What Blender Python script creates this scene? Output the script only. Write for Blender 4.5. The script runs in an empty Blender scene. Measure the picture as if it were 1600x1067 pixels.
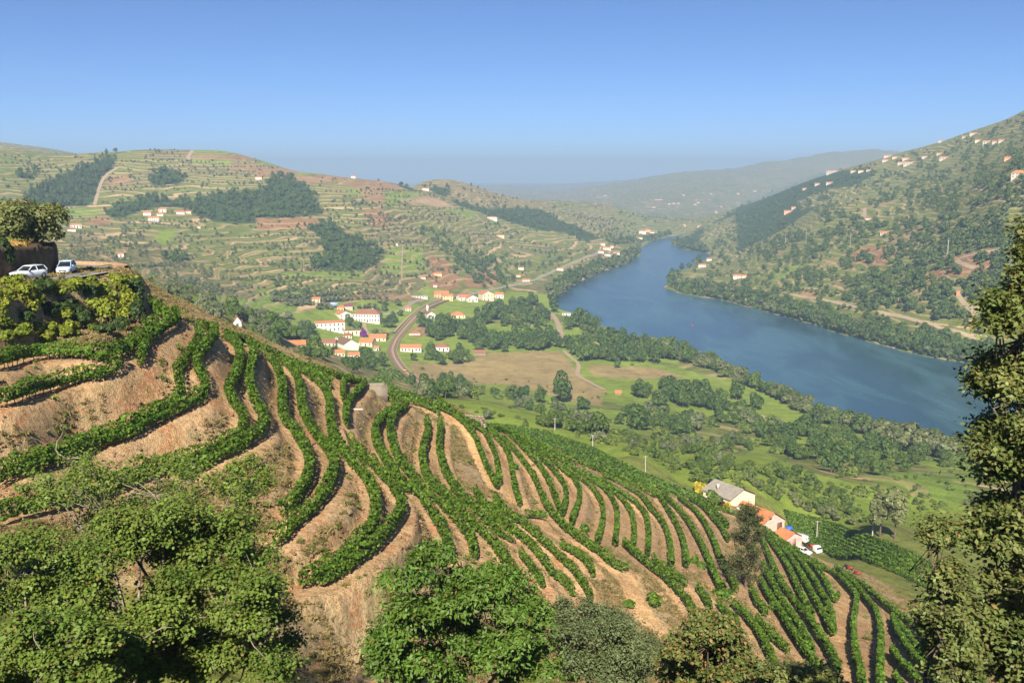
import bpy, math, random
import numpy as np
from mathutils import Vector, Matrix
R = math.radians
random.seed(7); rng = np.random.default_rng(7)
scene = bpy.context.scene
COL = scene.collection

# ------------------------------------------------------------------ camera
F, CX, CY, HZ = 1556.0, 800.0, 533.5, 270.0      # focal length and horizon of the photograph, in its pixels
PITCH = math.atan((CY - HZ) / F)
CAMZ = 170.0                                     # metres above the river
cam = bpy.data.cameras.new('camera'); cam_o = bpy.data.objects.new('camera', cam); COL.objects.link(cam_o)
cam_o.location = (0, 0, CAMZ); cam_o.rotation_euler = (math.pi / 2 - PITCH, 0, 0)
cam.lens = 36.0 * F / 1600.0; cam.sensor_width = 36.0; cam.clip_start = 0.5; cam.clip_end = 60000
scene.camera = cam_o

# ------------------------------------------------------------------ sky and sun
SUN_EL, SUN_AZ = R(38), R(185)                   # azimuth from +Y, clockwise
world = bpy.data.worlds.new('World'); scene.world = world; world.use_nodes = True
wn = world.node_tree; bg = wn.nodes['Background']
sky = wn.nodes.new('ShaderNodeTexSky'); sky.sky_type = 'NISHITA'; sky.sun_disc = False
sky.sun_elevation = SUN_EL; sky.sun_rotation = SUN_AZ
sky.altitude = 1000; sky.air_density = 0.55; sky.dust_density = 0.0; sky.ozone_density = 9.0
wn.links.new(sky.outputs[0], bg.inputs[0]); bg.inputs[1].default_value = 0.058
sun = bpy.data.lights.new('sun', 'SUN'); sun.energy = 4.8; sun.angle = R(0.53); sun.color = (1.0, 0.91, 0.77)
sun_o = bpy.data.objects.new('sun', sun); COL.objects.link(sun_o)
to_sun = Vector((math.sin(SUN_AZ) * math.cos(SUN_EL), math.cos(SUN_AZ) * math.cos(SUN_EL), math.sin(SUN_EL)))
sun_o.rotation_euler = to_sun.to_track_quat('Z', 'Y').to_euler(); sun_o.location = (0, -50, 400)
scene.view_settings.view_transform = 'Standard'; scene.view_settings.look = 'None'
scene.view_settings.exposure = 1.1; scene.view_settings.gamma = 1.0
scene.render.engine = 'CYCLES'
cy = scene.cycles
cy.max_bounces = 5; cy.diffuse_bounces = 2; cy.glossy_bounces = 2; cy.transmission_bounces = 3; cy.volume_bounces = 0
cy.transparent_max_bounces = 6; cy.caustics_reflective = False; cy.caustics_refractive = False
cy.use_denoising = True

# ------------------------------------------------------------------ pixels and rays
SP, CP = math.sin(PITCH), math.cos(PITCH)
def ray(px, py):
    """azimuth and slope (dz per horizontal metre) of the line of sight through a pixel of the photograph"""
    px = np.asarray(px, float); py = np.asarray(py, float)
    cx = (px - CX) / F; cyy = (CY - py) / F
    dx = cx; dy = CP + cyy * SP; dz = -SP + cyy * CP
    return np.arctan2(dx, dy), dz / np.hypot(dx, dy)
def project(x, y, z):
    zz = z - CAMZ
    f = y * CP - zz * SP; u = y * SP + zz * CP
    f = np.where(np.abs(f) < 1e-6, 1e-6, f)
    return CX + F * x / f, CY - F * u / f, f

# ------------------------------------------------------------------ the lie of the land
# (px, py, horizontal distance) read off the photograph from the size of vines, cars and houses
CTRL = [
 # left terraces, levels of the vine rows
 (0,578,86),(150,552,90),(225,520,100),(280,490,113),
 (0,630,80),(200,588,90),(240,500,122),
 (0,740,76),(150,700,84),(330,600,96),(320,515,130),
 (0,800,70),(250,720,86),(400,640,99),(385,545,134),
 (420,840,76),(490,720,93),(440,560,146),
 (490,910,72),(560,885,75),(610,790,89),(530,590,150),
 (600,640,146),(640,740,113),(700,830,95),
 (675,660,152),(690,740,126),(830,900,94),
 (800,750,146),(870,860,112),(930,900,110),(980,880,121),(1060,920,118),
 (1200,1000,108),(1300,1030,108),(1450,1040,114),(1600,1060,118),
 (900,790,154),(950,830,151),(1050,870,145),(1150,900,145),(1250,960,137),(1330,1000,131),(1450,1000,141),
 (1000,790,183),(1100,840,182),(1200,880,180),(1300,920,170),(1400,960,167),
 (700,640,160),(800,690,173),(900,720,188),(1000,760,203),(1100,797,218),(1200,838,226),(1300,893,214),(1400,938,199),(1500,988,184),
 (400,525,154),(480,560,155),(330,498,142),(590,615,165),
 (560,1060,68),(480,1000,66),(0,850,64),(0,950,56),(250,950,58),(250,1067,54),(750,1000,80),(900,1030,88),(1050,1050,96),
 # bank under the road, the road, the hill above it
 (0,540,97),(60,535,98),(120,532,98),(190,520,103),
 (0,449,103),(60,442,109),(115,434,116),(160,428,130),(215,470,118),(225,500,114),
 (150,421,150),(200,424,140),
 # far side of the near spur, falling to the valley
 (1000,720,322),(1050,730,348),(850,662,395),(760,642,395),(700,622,430),(1150,748,330),(620,600,560),(480,545,560),(380,520,480),(300,480,470),(240,440,520),
 (1200,800,262),(1255,865,262),(1330,875,262),(1350,830,300),(1450,862,290),(1420,800,395),(1500,800,410),(1150,780,275),
 (900,662,553),(1100,700,498),(1250,722,490),(1400,760,430),(1560,760,470),
 # village slope and left hill
 (350,480,900),(560,462,1115),(400,400,1270),(500,350,1530),(600,300,1800),(560,277,1980),(450,262,2050),(340,233,2050),(230,234,2030),(150,245,1980),(0,238,1950),
 (250,335,1520),(100,350,1450),(200,400,1130),(100,395,1060),(0,350,1300),(-200,350,1250),(-200,240,1900),(300,290,1780),(120,300,1700),
 (640,455,1240),(700,400,1520),(700,340,1880),(640,295,2000),(700,280,2650),(650,283,2500),(760,302,2560),(850,322,2700),(950,322,3100),(1040,342,3350),
 (800,380,1900),(780,432,1480),(880,400,1800),(900,350,2350),(960,360,2600),(300,440,1000),(480,440,1130),
 # right hill
 (1110,388,2250),(1200,440,1400),(1300,470,1190),(1400,495,1040),(1500,525,940),(1640,560,860),
 (1300,400,1420),(1500,400,1170),(1600,450,990),(1800,470,900),(1300,325,1800),(1400,335,1560),(1500,300,1480),(1590,268,1290),(1800,230,1250),
 (1130,347,2800),(1200,312,2700),(1300,272,2600),(1400,241,2450),(1500,211,2250),(1600,176,2080),(1800,120,1900),(1400,280,2100),(1500,250,1950),(1170,400,1800),
 # far valley
 (1000,338,4300),(1100,330,4300),(1000,300,5600),(1050,277,6300),(1150,267,6700),(1250,250,7200),(1300,238,7600),(1400,240,8000),(1500,235,8200),
 (800,291,9000),(850,297,9000),(920,301,9000),(700,292,9500),(1080,296,5200),(1180,290,5600),(1000,318,4700),(30,229,3600),(90,234,3800),(-200,225,3500),
]
CTRL_Z = [ # (px, py, height above the river): the valley floor
 (640,560,15),(700,590,10),(800,582,9),(900,560,7),(960,600,9),(1000,640,15),(1130,650,9),(1250,670,10),(1380,690,8),(1460,715,12),
 (560,497,19),(500,540,21),(700,475,16),(760,466,14),(800,500,9),(840,530,7),(640,500,15),(860,480,3),(740,520,12),(820,555,8),(950,540,5),
 (860,450,10),(930,415,12),(1000,375,18),
]
CTRL_P = [ # (azimuth in degrees, distance, drop below the camera)
 (-40,4,2),(0,4,2),(40,4,2),(-40,12,7),(0,12,8.5),(35,12,9),(-38,25,14),(-15,25,17),(10,25,18),(35,25,18),(-10,42,26),(8,45,30),(20,50,34),(30,70,42),(40,60,35),
 (-35,60,18),(-40,90,14),(-35,120,9),(-45,60,8),(-33,105,10),(-36,150,3),(-30,135,8),(-27.5,150,6),(-29,190,8),
 (-24,190,30),(-20,220,55),(-15,230,55),(-28,300,60),(-5,260,75),(5,290,100),(12,300,112),(18,290,122),(-10,300,85),(35,200,105),(40,300,130),(38,480,150),
 (-22,2500,20),(-12,2450,20),(-6,2500,60),(25,2700,-40),(20,3000,10),(27,2700,-60),(14,3300,90),(0,4000,165),(-8,3500,140),(-15,4500,120),
 (10,12000,60),(25,12000,60),(-25,9000,100),(0,14000,170),(-10,14000,170),(40,1200,-60),(40,3000,-120),(42,600,165),(-42,700,60),(-42,1500,40),(-42,4000,-60),
 (14,3600,165),(17,3700,160),(20,3700,150),(23,3500,130),(27,3200,90),(12,3900,168),(17,5000,150),(22,5000,130),(27,5000,90),
 (13,9500,60),(5,9000,120),(18,9800,0),
]
TV = 0.42
def _tps_setup():
    A, V, T = [], [], []
    for px, py, d in CTRL:
        a, t = ray(px, py); A.append(float(a)); V.append(math.log(d)); T.append(float(t))
    for px, py, z in CTRL_Z:
        a, t = ray(px, py); d = (z - CAMZ) / float(t); A.append(float(a)); V.append(math.log(d)); T.append(float(t))
    for a, d, drop in CTRL_P:
        A.append(R(a)); V.append(math.log(d)); T.append(-drop / d)
    P = np.array([A, np.array(V) * TV]).T; T = np.array(T); n = len(T)
    d2 = ((P[:, None] - P[None]) ** 2).sum(2) + 1e-12
    K = 0.5 * d2 * np.log(d2) + np.eye(n) * 2e-4
    M = np.zeros((n + 3, n + 3)); M[:n, :n] = K; M[:n, n] = 1; M[:n, n + 1:] = P; M[n, :n] = 1; M[n + 1:, :n] = P.T
    w = np.linalg.solve(M, np.concatenate([T, np.zeros(3)]))
    return P.astype(np.float32), w
TP, TW = _tps_setup()
def tps(az, lr):
    sh = az.shape; az = az.ravel().astype(np.float32); v = (lr.ravel() * TV).astype(np.float32)
    out = np.empty(az.size, np.float64); n = len(TP); W = TW.astype(np.float32)
    for i in range(0, az.size, 40000):
        a = az[i:i + 40000]; b = v[i:i + 40000]
        d2 = (a[:, None] - TP[None, :, 0]) ** 2; d2 += (b[:, None] - TP[None, :, 1]) ** 2; d2 += 1e-12
        out[i:i + 40000] = (0.5 * d2 * np.log(d2)) @ W[:n] + W[n] + W[n + 1] * a + W[n + 2] * b
    return out.reshape(sh)

# polar table of heights around the viewpoint: cheap level of detail for one continuous sheet of land
AZ0, AZ1, NA = R(-45), R(45), 901
LR0, LR1, NR = math.log(3.0), math.log(16000.0), 1150
AZ = np.linspace(AZ0, AZ1, NA); LR = np.linspace(LR0, LR1, NR); RR = np.exp(LR)
TX = np.sin(AZ)[:, None] * RR[None]; TY = np.cos(AZ)[:, None] * RR[None]
# coarse evaluation + cubic-free bilinear upsampling is smooth enough (surface is a thin plate)
_a2, _l2 = AZ[::2], LR[::2]
_t = tps(np.repeat(_a2[:, None], len(_l2), 1), np.repeat(_l2[None], len(_a2), 0))
T1 = np.empty((len(_a2), NR))
for i in range(len(_a2)): T1[i] = np.interp(LR, _l2, _t[i])
T2 = np.empty((NA, NR))
ii = np.arange(NA) / 2.0; i0 = np.minimum(ii.astype(int), len(_a2) - 2); fr = (ii - i0)[:, None]
T2 = T1[i0] * (1 - fr) + T1[i0 + 1] * fr
Z = CAMZ + T2 * RR[None]

def vnoise(x, y, seed=0):
    """smooth value noise on arrays, about -1..1"""
    xi = np.floor(x).astype(np.int64); yi = np.floor(y).astype(np.int64); xf = x - xi; yf = y - yi
    u = xf * xf * (3 - 2 * xf); v = yf * yf * (3 - 2 * yf)
    def h(a, b):
        n = (a * 374761393 + b * 668265263 + seed * 974634777) & 0xffffffff
        n = ((n ^ (n >> 13)) * 1274126177) & 0xffffffff
        return ((n ^ (n >> 16)) & 0xffff) / 32767.5 - 1.0
    return (h(xi, yi) * (1 - u) + h(xi + 1, yi) * u) * (1 - v) + (h(xi, yi + 1) * (1 - u) + h(xi + 1, yi + 1) * u) * v
def fbm(x, y, seed=0, o=4):
    s = 0; a = 1.0; n = 0
    for k in range(o):
        s = s + a * vnoise(x * 2 ** k, y * 2 ** k, seed + k); n += a; a *= 0.5
    return s / n
def smooth(a, b, x):
    t = np.clip((x - a) / (b - a), 0, 1); return t * t * (3 - 2 * t)

# gullies and knolls on the far slopes
far = smooth(700, 1500, RR)[None]
Z += far * (fbm(TX / 260.0, TY / 260.0, 3) * 9.0 + fbm(TX / 90.0, TY / 90.0, 5, 3) * 3.0) * (0.35 + 0.65 * smooth(20, 90, Z)) * (1 + smooth(3000, 7000, RR)[None] * 3)
mid = (smooth(230, 400, RR) * (1 - smooth(700, 1500, RR)))[None]
Z += mid * fbm(TX / 60.0, TY / 60.0, 9, 3) * 1.6

# ------------------------------------------------------------------ river
def on_level(px, py, z=0.0):
    a, t = ray(px, py); d = (z - CAMZ) / t
    return np.stack([np.sin(a) * d, np.cos(a) * d], -1)
NEAR_BANK = [(1083,362),(1060,367),(1025,374),(998,386),(997,400),(975,412),(930,427),(893,446),(862,466),(866,480),(900,492),(980,527),(1040,540),(1078,552),(1130,570),(1180,592),(1240,622),(1285,645),(1340,660),(1400,672),(1470,692),(1600,735)]
FAR_BANK = [(1640,590),(1510,566),(1450,556),(1350,531),(1250,501),(1150,473),(1062,458),(1042,450),(1046,440),(1060,428),(1115,400),(1105,396),(1070,389),(1051,381),(1060,374),(1078,366)]
RIV = np.concatenate([on_level(*np.array(NEAR_BANK, float).T), np.array([[520., 360.], [900., 200.], [1100., 420.]]), on_level(*np.array(FAR_BANK, float).T)])
def poly_sd(x, y, poly):
    """signed distance to a polygon, negative inside"""
    d = np.full(x.shape, 1e9); inside = np.zeros(x.shape, bool); n = len(poly)
    for i in range(n):
        ax, ay = poly[i]; bx, by = poly[(i + 1) % n]
        ex, ey = bx - ax, by - ay; L = ex * ex + ey * ey + 1e-9
        t = np.clip(((x - ax) * ex + (y - ay) * ey) / L, 0, 1)
        d = np.minimum(d, (x - ax - t * ex) ** 2 + (y - ay - t * ey) ** 2)
        c = (ay > y) != (by > y)
        inside ^= c & (x < (bx - ax) * (y - ay) / (by - ay + 1e-12) + ax)
    d = np.sqrt(d); return np.where(inside, -d, d)
RIVD = np.full(Z.shape, 999.0)
_js = np.where((RR > 350) & (RR < 3600))[0]; j0, j1 = _js[0], _js[-1]
RIVD[:, j0:j1] = poly_sd(TX[:, j0:j1], TY[:, j0:j1], RIV)
_rn = fbm(TX / 25.0, TY / 25.0, 21, 2) * 5.0
_d = RIVD + _rn
Z = np.where(RIVD < 900, np.clip(Z, 0.9 + 0.02 * np.clip(_d, 0, 100), 1.0 + 0.75 * np.clip(_d, 0, 400)), np.maximum(Z, 2.0))
Z = np.where(_d < 0, np.maximum(-4.0, 0.9 + _d * 0.4), Z)

def zat(x, y):
    """height of the land by bilinear lookup"""
    x = np.asarray(x, float); y = np.asarray(y, float)
    a = (np.arctan2(x, y) - AZ0) / (AZ1 - AZ0) * (NA - 1); l = (np.log(np.maximum(np.hypot(x, y), 3.01)) - LR0) / (LR1 - LR0) * (NR - 1)
    a = np.clip(a, 0, NA - 1.001); l = np.clip(l, 0, NR - 1.001); ia = a.astype(int); il = l.astype(int); fa = a - ia; fl = l - il
    return (Z[ia, il] * (1 - fa) + Z[ia + 1, il] * fa) * (1 - fl) + (Z[ia, il + 1] * (1 - fa) + Z[ia + 1, il + 1] * fa) * fl
HOR = None
def rebuild_horizon():
    global HOR
    HOR = np.maximum.accumulate((Z - CAMZ) / RR[None] + 0.0, axis=1)
def hit(px, py, up=0.0, rmin=0.0, rmax=1e9):
    """first point of the land (raised by `up`) on the line of sight through a pixel"""
    px = np.atleast_1d(np.asarray(px, float)); py = np.atleast_1d(np.asarray(py, float))
    a, t = ray(px, py); out = np.full((len(px), 3), np.nan)
    fa = np.clip((a - AZ0) / (AZ1 - AZ0) * (NA - 1), 0, NA - 1.001); ia = fa.astype(int); w = fa - ia
    for k in range(len(px)):
        prof = Z[ia[k]] * (1 - w[k]) + Z[ia[k] + 1] * w[k] + up
        s = (prof - CAMZ) / RR - t[k]
        s = np.where((RR < rmin), -1, s)
        i = int(np.argmax(s > 0))
        if s[i] <= 0 or i == 0 or RR[i] > rmax: continue
        if s[i - 1] < 0 and RR[i - 1] >= rmin:
            f = s[i - 1] / (s[i - 1] - s[i])
        else: f = 1.0
        r = math.exp(LR[i - 1] + f * (LR[i] - LR[i - 1]))
        out[k] = (math.sin(a[k]) * r, math.cos(a[k]) * r, CAMZ + t[k] * r - up)
    return out
def at(px, py, rmin=0.0):
    return Vector(hit(px, py, 0.0, rmin)[0])
# ------------------------------------------------------------------ road on the spur, and the cut above it
def pd(px, py, d):
    a, t = ray(px, py); a = float(a); t = float(t)
    return np.array([math.sin(a) * d, math.cos(a) * d, CAMZ + t * d])
ROAD_C = np.array([pd(-420,500,80), pd(-200,470,90), pd(-60,452,99), pd(0,445.5,104), pd(60,438.5,110), pd(112,430,118), pd(140,425.5,126), pd(150,422,135), pd(140,419.5,144), pd(100,418,150), pd(20,417,154), pd(-100,416,158)])
def resample(pts, step):
    pts = np.asarray(pts, float); seg = np.linalg.norm(np.diff(pts, axis=0), axis=1); s = np.concatenate([[0], np.cumsum(seg)])
    n = max(2, int(s[-1] / step) + 1); q = np.linspace(0, s[-1], n)
    return np.stack([np.interp(q, s, pts[:, k]) for k in range(pts.shape[1])], 1)
def relax(p, n=3):
    p = p.copy()
    for _ in range(n): p[1:-1] = 0.25 * p[:-2] + 0.5 * p[1:-1] + 0.25 * p[2:]
    return p
ROAD = relax(resample(ROAD_C, 1.0), 12)
def near_line(x, y, line):
    best = np.full(x.shape, 1e9); idx = np.zeros(x.shape, int)
    for k in range(len(line)):
        d = (x - line[k, 0]) ** 2 + (y - line[k, 1]) ** 2
        m = d < best; best[m] = d[m]; idx[m] = k
    return np.sqrt(best), idx
WALL_C = np.array([pd(-420,492,86), pd(-200,463,95), pd(-60,447,104), pd(0,440.5,109), pd(45,435.5,114), pd(80,431,119), pd(90,428.5,123), pd(88,426.5,127), pd(70,425,131), pd(20,424,136), pd(-100,423,140)])
WALL = relax(resample(WALL_C, 1.0), 3)
_js = np.where((RR > 60) & (RR < 190))[0]; _ia = np.where(AZ < R(-17))[0]
j0, j1, i1 = _js[0], _js[-1], _ia[-1]
sx, sy, sz = TX[:i1, j0:j1], TY[:i1, j0:j1], Z[:i1, j0:j1]
d, k = near_line(sx, sy, ROAD)
sz = sz + (ROAD[k, 2] - sz) * (1 - smooth(4.2, 6.5, d))
HPOLY = np.concatenate([WALL[:, :2], np.array([[-140., 120.], [-140., 40.]])])
sd = poly_sd(sx, sy, HPOLY); dw, kw = near_line(sx, sy, WALL)
sz = np.where(sd < 0, WALL[kw, 2] + 3.3 * smooth(0.15, 0.75, -sd) + 0.05 * (-sd), sz)
Z[:i1, j0:j1] = sz
rebuild_horizon()

# ------------------------------------------------------------------ vine rows, traced on 4x enlargements of the photograph
TILE = {1: (0, 440), 2: (400, 540), 3: (250, 640), 4: (550, 700), 5: (700, 600), 6: (850, 720), 7: (1150, 800), 8: (900, 800), 0: None}
def tpx(t, pts):
    if t == 0: return [(float(a), float(b)) for a, b in pts]
    ox, oy = TILE[t]; return [(ox + a / 4.0, oy + b / 4.0) for a, b in pts]
ROWS = []   # (name key, pixel polyline, label)
def row(key, label, *segs):
    p = []
    for t, pts in segs: p += tpx(t, pts)
    ROWS.append((key, p, label))
row('a1', 'upper vine row with bare trunks showing, directly below the yellow-green bushes under the road', (1, [(-60,465),(0,455),(120,432),(250,415),(400,405),(550,400),(680,395),(790,360),(880,310),(945,255),(968,218)]))
row('a2', 'vine row with a dark line of trunks, second below the road at the frame edge', (1, [(-60,705),(0,690),(150,650),(300,615),(450,580),(600,555),(710,515),(752,465)]))
row('a3', 'vine row that climbs from the short sandy gap to the crest under the road bend', (1, [(872,500),(898,430),(895,360),(960,312),(1040,257),(1115,195),(1085,165),(1010,172),(955,135),(925,98)]))
row('p1l', 'upper row of the topmost S-shaped pair below the road spur', (1, [(1240,245),(1252,325),(1200,400),(1130,462),(1102,530),(1120,590),(1135,650),(1090,705),(960,762),(820,832),(640,912),(450,982),(280,1032),(120,1070),(0,1130)]))
row('p1r', 'lower row of the topmost S-shaped pair below the road spur', (1, [(1270,240),(1340,268),(1345,315),(1290,400),(1225,470),(1240,540),(1285,610),(1280,680),(1225,735),(1100,800),(960,862),(800,925),(620,995),(430,1050),(250,1110),(100,1165),(-40,1210)]))
row('p2l', 'upper row of the second S-shaped pair, curling behind the pale twiggy tree', (0, [(352,517),(374,534),(376,552),(368,578),(356,598),(361,618),(378,637),(382,657),(371,672),(348,682),(315,697),(270,716),(220,736),(150,762),(60,782),(0,790)]))
row('p2r', 'lower row of the second S-shaped pair, curling behind the pale twiggy tree', (0, [(356,519),(385,527),(398,541),(397,555),(394,570),(389,596),(397,624),(412,645),(414,664),(401,678),(381,689),(355,702),(322,716),(280,738)]))
row('p3l', 'upper row of the third curved pair, left of the wide sandy terrace', (2, [(30,35),(100,75),(140,130),(165,200),(165,300),(160,390),(190,450),(250,520),(300,600),(335,670),(335,750),(310,830),(260,900),(200,970),(160,1010)]))
row('p3r', 'lower row of the third curved pair, bulging toward the dry bank', (2, [(120,55),(190,85),(235,140),(265,200),(280,300),(290,390),(330,470),(400,550),(455,620),(490,690),(490,760),(460,840),(410,920),(350,985),(290,1040),(225,1100),(120,1190)]))
row('p4l', 'upper row of the fourth, longest curved pair reaching the foreground', (2, [(240,110),(310,150),(380,200),(435,255),(462,320),(462,420),(470,500),(500,590),(550,655),(640,745),(708,825),(745,905),(752,980),(735,1050)]), (3, [(1300,690),(1240,760),(1150,850),(1050,920),(960,985),(880,1040)]))
row('p4r', 'lower row of the fourth, longest curved pair reaching the foreground', (2, [(590,585),(650,650),(730,710),(800,780),(860,850),(900,920),(915,985)]), (3, [(1500,640),(1450,730),(1380,812),(1280,892),(1180,962),(1080,1030),(1000,1070)]))
row('b1', 'short vine row ending at the white pipe beneath the concrete tank', (2, [(690,222),(640,280),(582,330),(557,390),(567,480)]))
row('b2', 'short hooked vine row on the crest beside the sandy ramp', (2, [(545,295),(543,240),(545,195),(600,205),(650,212)]))
row('b3', 'vine row along the crest above the sandy ramp, ending at the ramp', (2, [(200,70),(280,100),(350,130),(420,175),(460,220)]))
row('b4', 'vine row on the crest between the ramp and the tank', (2, [(330,100),(420,130),(500,165),(560,175),(640,190)]))
row('p5l', 'upper row of the narrow pair curving down from below the concrete tank', (2, [(860,372),(800,412),(752,462),(742,520),(757,600),(800,662),(832,722),(875,792),(935,862)]), (4, [(380,232),(440,292),(490,362),(540,432),(578,500),(600,580),(608,650)]))
row('p5r', 'lower row of the narrow pair curving down from below the concrete tank', (2, [(840,320),(880,340),(955,352),(900,392),(852,442),(836,520),(852,600),(890,690),(950,770)]), (4, [(440,225),(505,265),(560,312),(620,372),(680,442),(735,512),(758,580),(762,660)]))
row('p6l', 'upper row of the pair beside the wide sandy track on the crest', (2, [(1068,440),(1078,510),(1050,590),(1036,670),(1052,760),(1092,840)]), (4, [(560,252),(640,332),(720,422),(800,492),(870,552),(930,622),(980,692),(1022,772),(1042,850)]))
row('p6r', 'lower row of the pair beside the wide sandy track on the crest', (2, [(1150,460),(1155,520),(1142,600),(1157,700),(1192,790),(1242,860)]), (4, [(680,275),(750,335),(830,402),(900,472),(960,522),(1012,545)]))
row('q1', 'gappy vine row starting with a lone bush just below the sandy track', (4, [(770,240),(810,312),(880,372),(950,432),(1020,492),(1090,552),(1140,602),(1190,662),(1250,742),(1310,802),(1360,862),(1390,912)]))
row('q2', 'long vine row hugging the lower edge of the sandy track', (4, [(893,285),(930,342),(1000,402),(1080,452),(1150,512),(1210,572),(1270,622),(1330,682),(1390,742),(1440,812),(1480,882),(1500,930)]))
row('q3', 'short vine row running down behind the walnut tree', (4, [(1050,620),(1110,692),(1160,772),(1200,850)]))
row('q4', 'short vine row between the sandy track and the longest slanting row', (4, [(1300,562),(1370,612),(1440,662),(1490,712),(1510,770)]))
row('f1', 'left arm of the first V of vine rows beside the sandy track', (5, [(-40,100),(30,160),(100,225),(165,300),(200,390),(240,480),(280,560),(310,615)]))
row('f2', 'right arm of the first V of vine rows beside the sandy track', (5, [(110,210),(210,275),(260,340),(300,420),(312,500),(322,600)]))
row('f3', 'vine row curving down to the right of the first V', (5, [(150,220),(240,262),(310,322),(368,382),(390,460),(402,550),(420,640),(450,722)]))
row('f4', 'longest slanting vine row, from the crest down across the slope to a blunt end', (5, [(260,270),(350,340),(420,412),(482,482),(540,562),(572,640),(610,720),(655,790),(720,860),(800,922),(880,982),(960,1032)]), (6, [(400,592),(470,640),(530,662)]))
row('f4b', 'stub of vines left of the longest slanting row', (5, [(480,770),(560,800),(620,830)]))
row('f5', 'left arm of the second V of vine rows on the slope', (5, [(360,280),(440,340),(512,420),(580,500),(630,590),(670,680),(702,770)]))
row('f6', 'right arm of the second V of vine rows on the slope', (5, [(400,300),(500,372),(580,442),(650,512),(710,582),(742,650),(737,720),(712,785)]))
row('f7', 'vine row with a hooked lower end right of the second V', (5, [(460,320),(560,372),(640,442),(720,512),(790,572),(825,640),(822,720),(792,800),(772,845)]))
row('f8', 'first of the comma-shaped vine rows in the middle of the slope', (5, [(720,500),(850,590),(910,642),(958,712),(975,800),(960,880),(935,955)]))
row('f9', 'second of the comma-shaped vine rows in the middle of the slope', (5, [(600,390),(700,452),(790,505),(860,555),(950,612),(1020,682),(1055,760),(1060,860),(1045,965)]))
row('f10', 'third of the comma-shaped vine rows in the middle of the slope', (5, [(950,590),(1060,682),(1120,742),(1158,812),(1165,900),(1160,995)]))
row('f11', 'fourth of the comma-shaped vine rows in the middle of the slope', (5, [(840,520),(930,572),(1020,622),(1110,682),(1190,742),(1240,802),(1255,900),(1250,1030)]))
row('f12', 'fifth of the comma-shaped vine rows in the middle of the slope', (5, [(960,542),(1060,592),(1150,645),(1220,695),(1270,765),(1325,825),(1370,900),(1390,980),(1395,1060)]), (6, [(800,622)]))
row('f14', 'sixth of the comma-shaped vine rows in the middle of the slope', (6, [(480,80),(600,135),(700,185),(752,252),(800,332),(850,420),(880,520),(892,630)]))
row('f15', 'vine row reaching the grassy track left of the pine', (6, [(540,95),(640,125),(720,160),(790,242),(860,312),(920,392),(970,482),(1020,572),(1052,660),(1090,742),(1132,785)]))
row('f16', 'vine row passing just left of the pine trunk', (6, [(700,120),(800,182),(880,242),(960,312),(1020,402),(1070,502),(1100,592),(1150,682),(1205,785)]))
row('f17', 'vine row running into the left side of the pine', (6, [(800,170),(900,212),(990,262),(1050,332),(1110,402),(1155,480)]))
row('f17b', 'stub of vine row above the pine', (6, [(980,230),(1060,300),(1120,360),(1150,400)]))
row('s1', 'vine row drawing the crest line of the slope above the fan of rows', (5, [(-60,90),(60,185),(180,240),(300,262),(420,300),(520,345),(620,385),(720,435),(830,480),(940,520),(1060,565),(1180,620),(1300,680)]))
row('s2', 'vine row drawing the crest line below the grey roof', (6, [(700,135),(800,172),(900,195),(1000,235),(1100,285),(1200,318),(1300,372),(1400,432),(1500,502),(1590,560)]))
row('s0', 'vine row along the crest beyond the second S-shaped pair', (0, [(388,525),(410,538),(440,552),(470,565),(500,580),(520,590)]))
row('s00', 'vine row on the crest beside the concrete tank, running toward the stone ruin', (2, [(820,300),(900,310),(980,330),(1060,350),(1130,385),(1145,400)]))
row('s3', 'vine row on the far edge of the crest between tank and stone ruin', (2, [(830,270),(930,295),(1040,325),(1130,350),(1210,390),(1290,440)]))
row('m1', 'thick slanting vine row below the comma-shaped rows', (6, [(500,490),(580,562),(660,622),(740,682),(810,752),(870,822),(920,892),(970,970)]))
row('m2', 'bushy stub of vines beside the thick slanting row', (6, [(680,600),(760,660),(830,702),(890,750)]))
row('m3', 'short vine row below the grassy track, white stone at its head', (6, [(955,775),(1010,830),(1042,900)]))
row('m4', 'short vine row behind the brown-tinged oak', (6, [(1090,880),(1150,932),(1220,1010)]))
row('g1', 'vine row running down into the dark oak foliage at the bottom', (8, [(985,555),(1060,622),(1130,702),(1180,792),(1222,872),(1255,960)]))
row('g1b', 'ragged short vine row with two dangling ends near the bottom', (8, [(1130,650),(1200,722),(1270,792),(1330,835)]))
row('g2', 'vine row starting right of the pine, first of the lower fan', (7, [(150,400),(190,472),(250,562),(310,652),(370,742),(430,832),(490,910),(550,990)]))
row('g3', 'ragged stub of vines at the foot of the pine', (7, [(100,470),(130,532),(190,600)]))
row('g4', 'second vine row right of the pine in the lower fan', (7, [(170,300),(210,400),(265,505),(330,602),(395,690),(450,790),(480,850)]))
row('g5', 'third vine row right of the pine, ending at the sandy turning place', (7, [(140,90),(195,230),(250,370),(310,472),(380,552),(440,632),(500,722),(560,802),(610,882),(640,962)]))
row('g6', 'fourth vine row right of the pine in the lower fan', (7, [(180,120),(240,210),(295,272),(340,352),(380,442),(420,532),(480,620)]))
row('g7', 'fifth vine row right of the pine, ending in a point at the sandy turning place', (7, [(200,130),(270,190),(335,262),(400,362),(450,452),(510,562),(560,642),(602,725)]))
row('g8', 'sixth vine row right of the pine in the lower fan', (7, [(290,190),(360,250),(410,300),(455,362),(512,452),(560,532),(600,622),(612,725)]))
row('g9', 'vine row ending in a round bush at the sandy turning place', (7, [(330,210),(420,272),(500,332),(550,402),(590,482),(615,545),(640,510)]))
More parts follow.
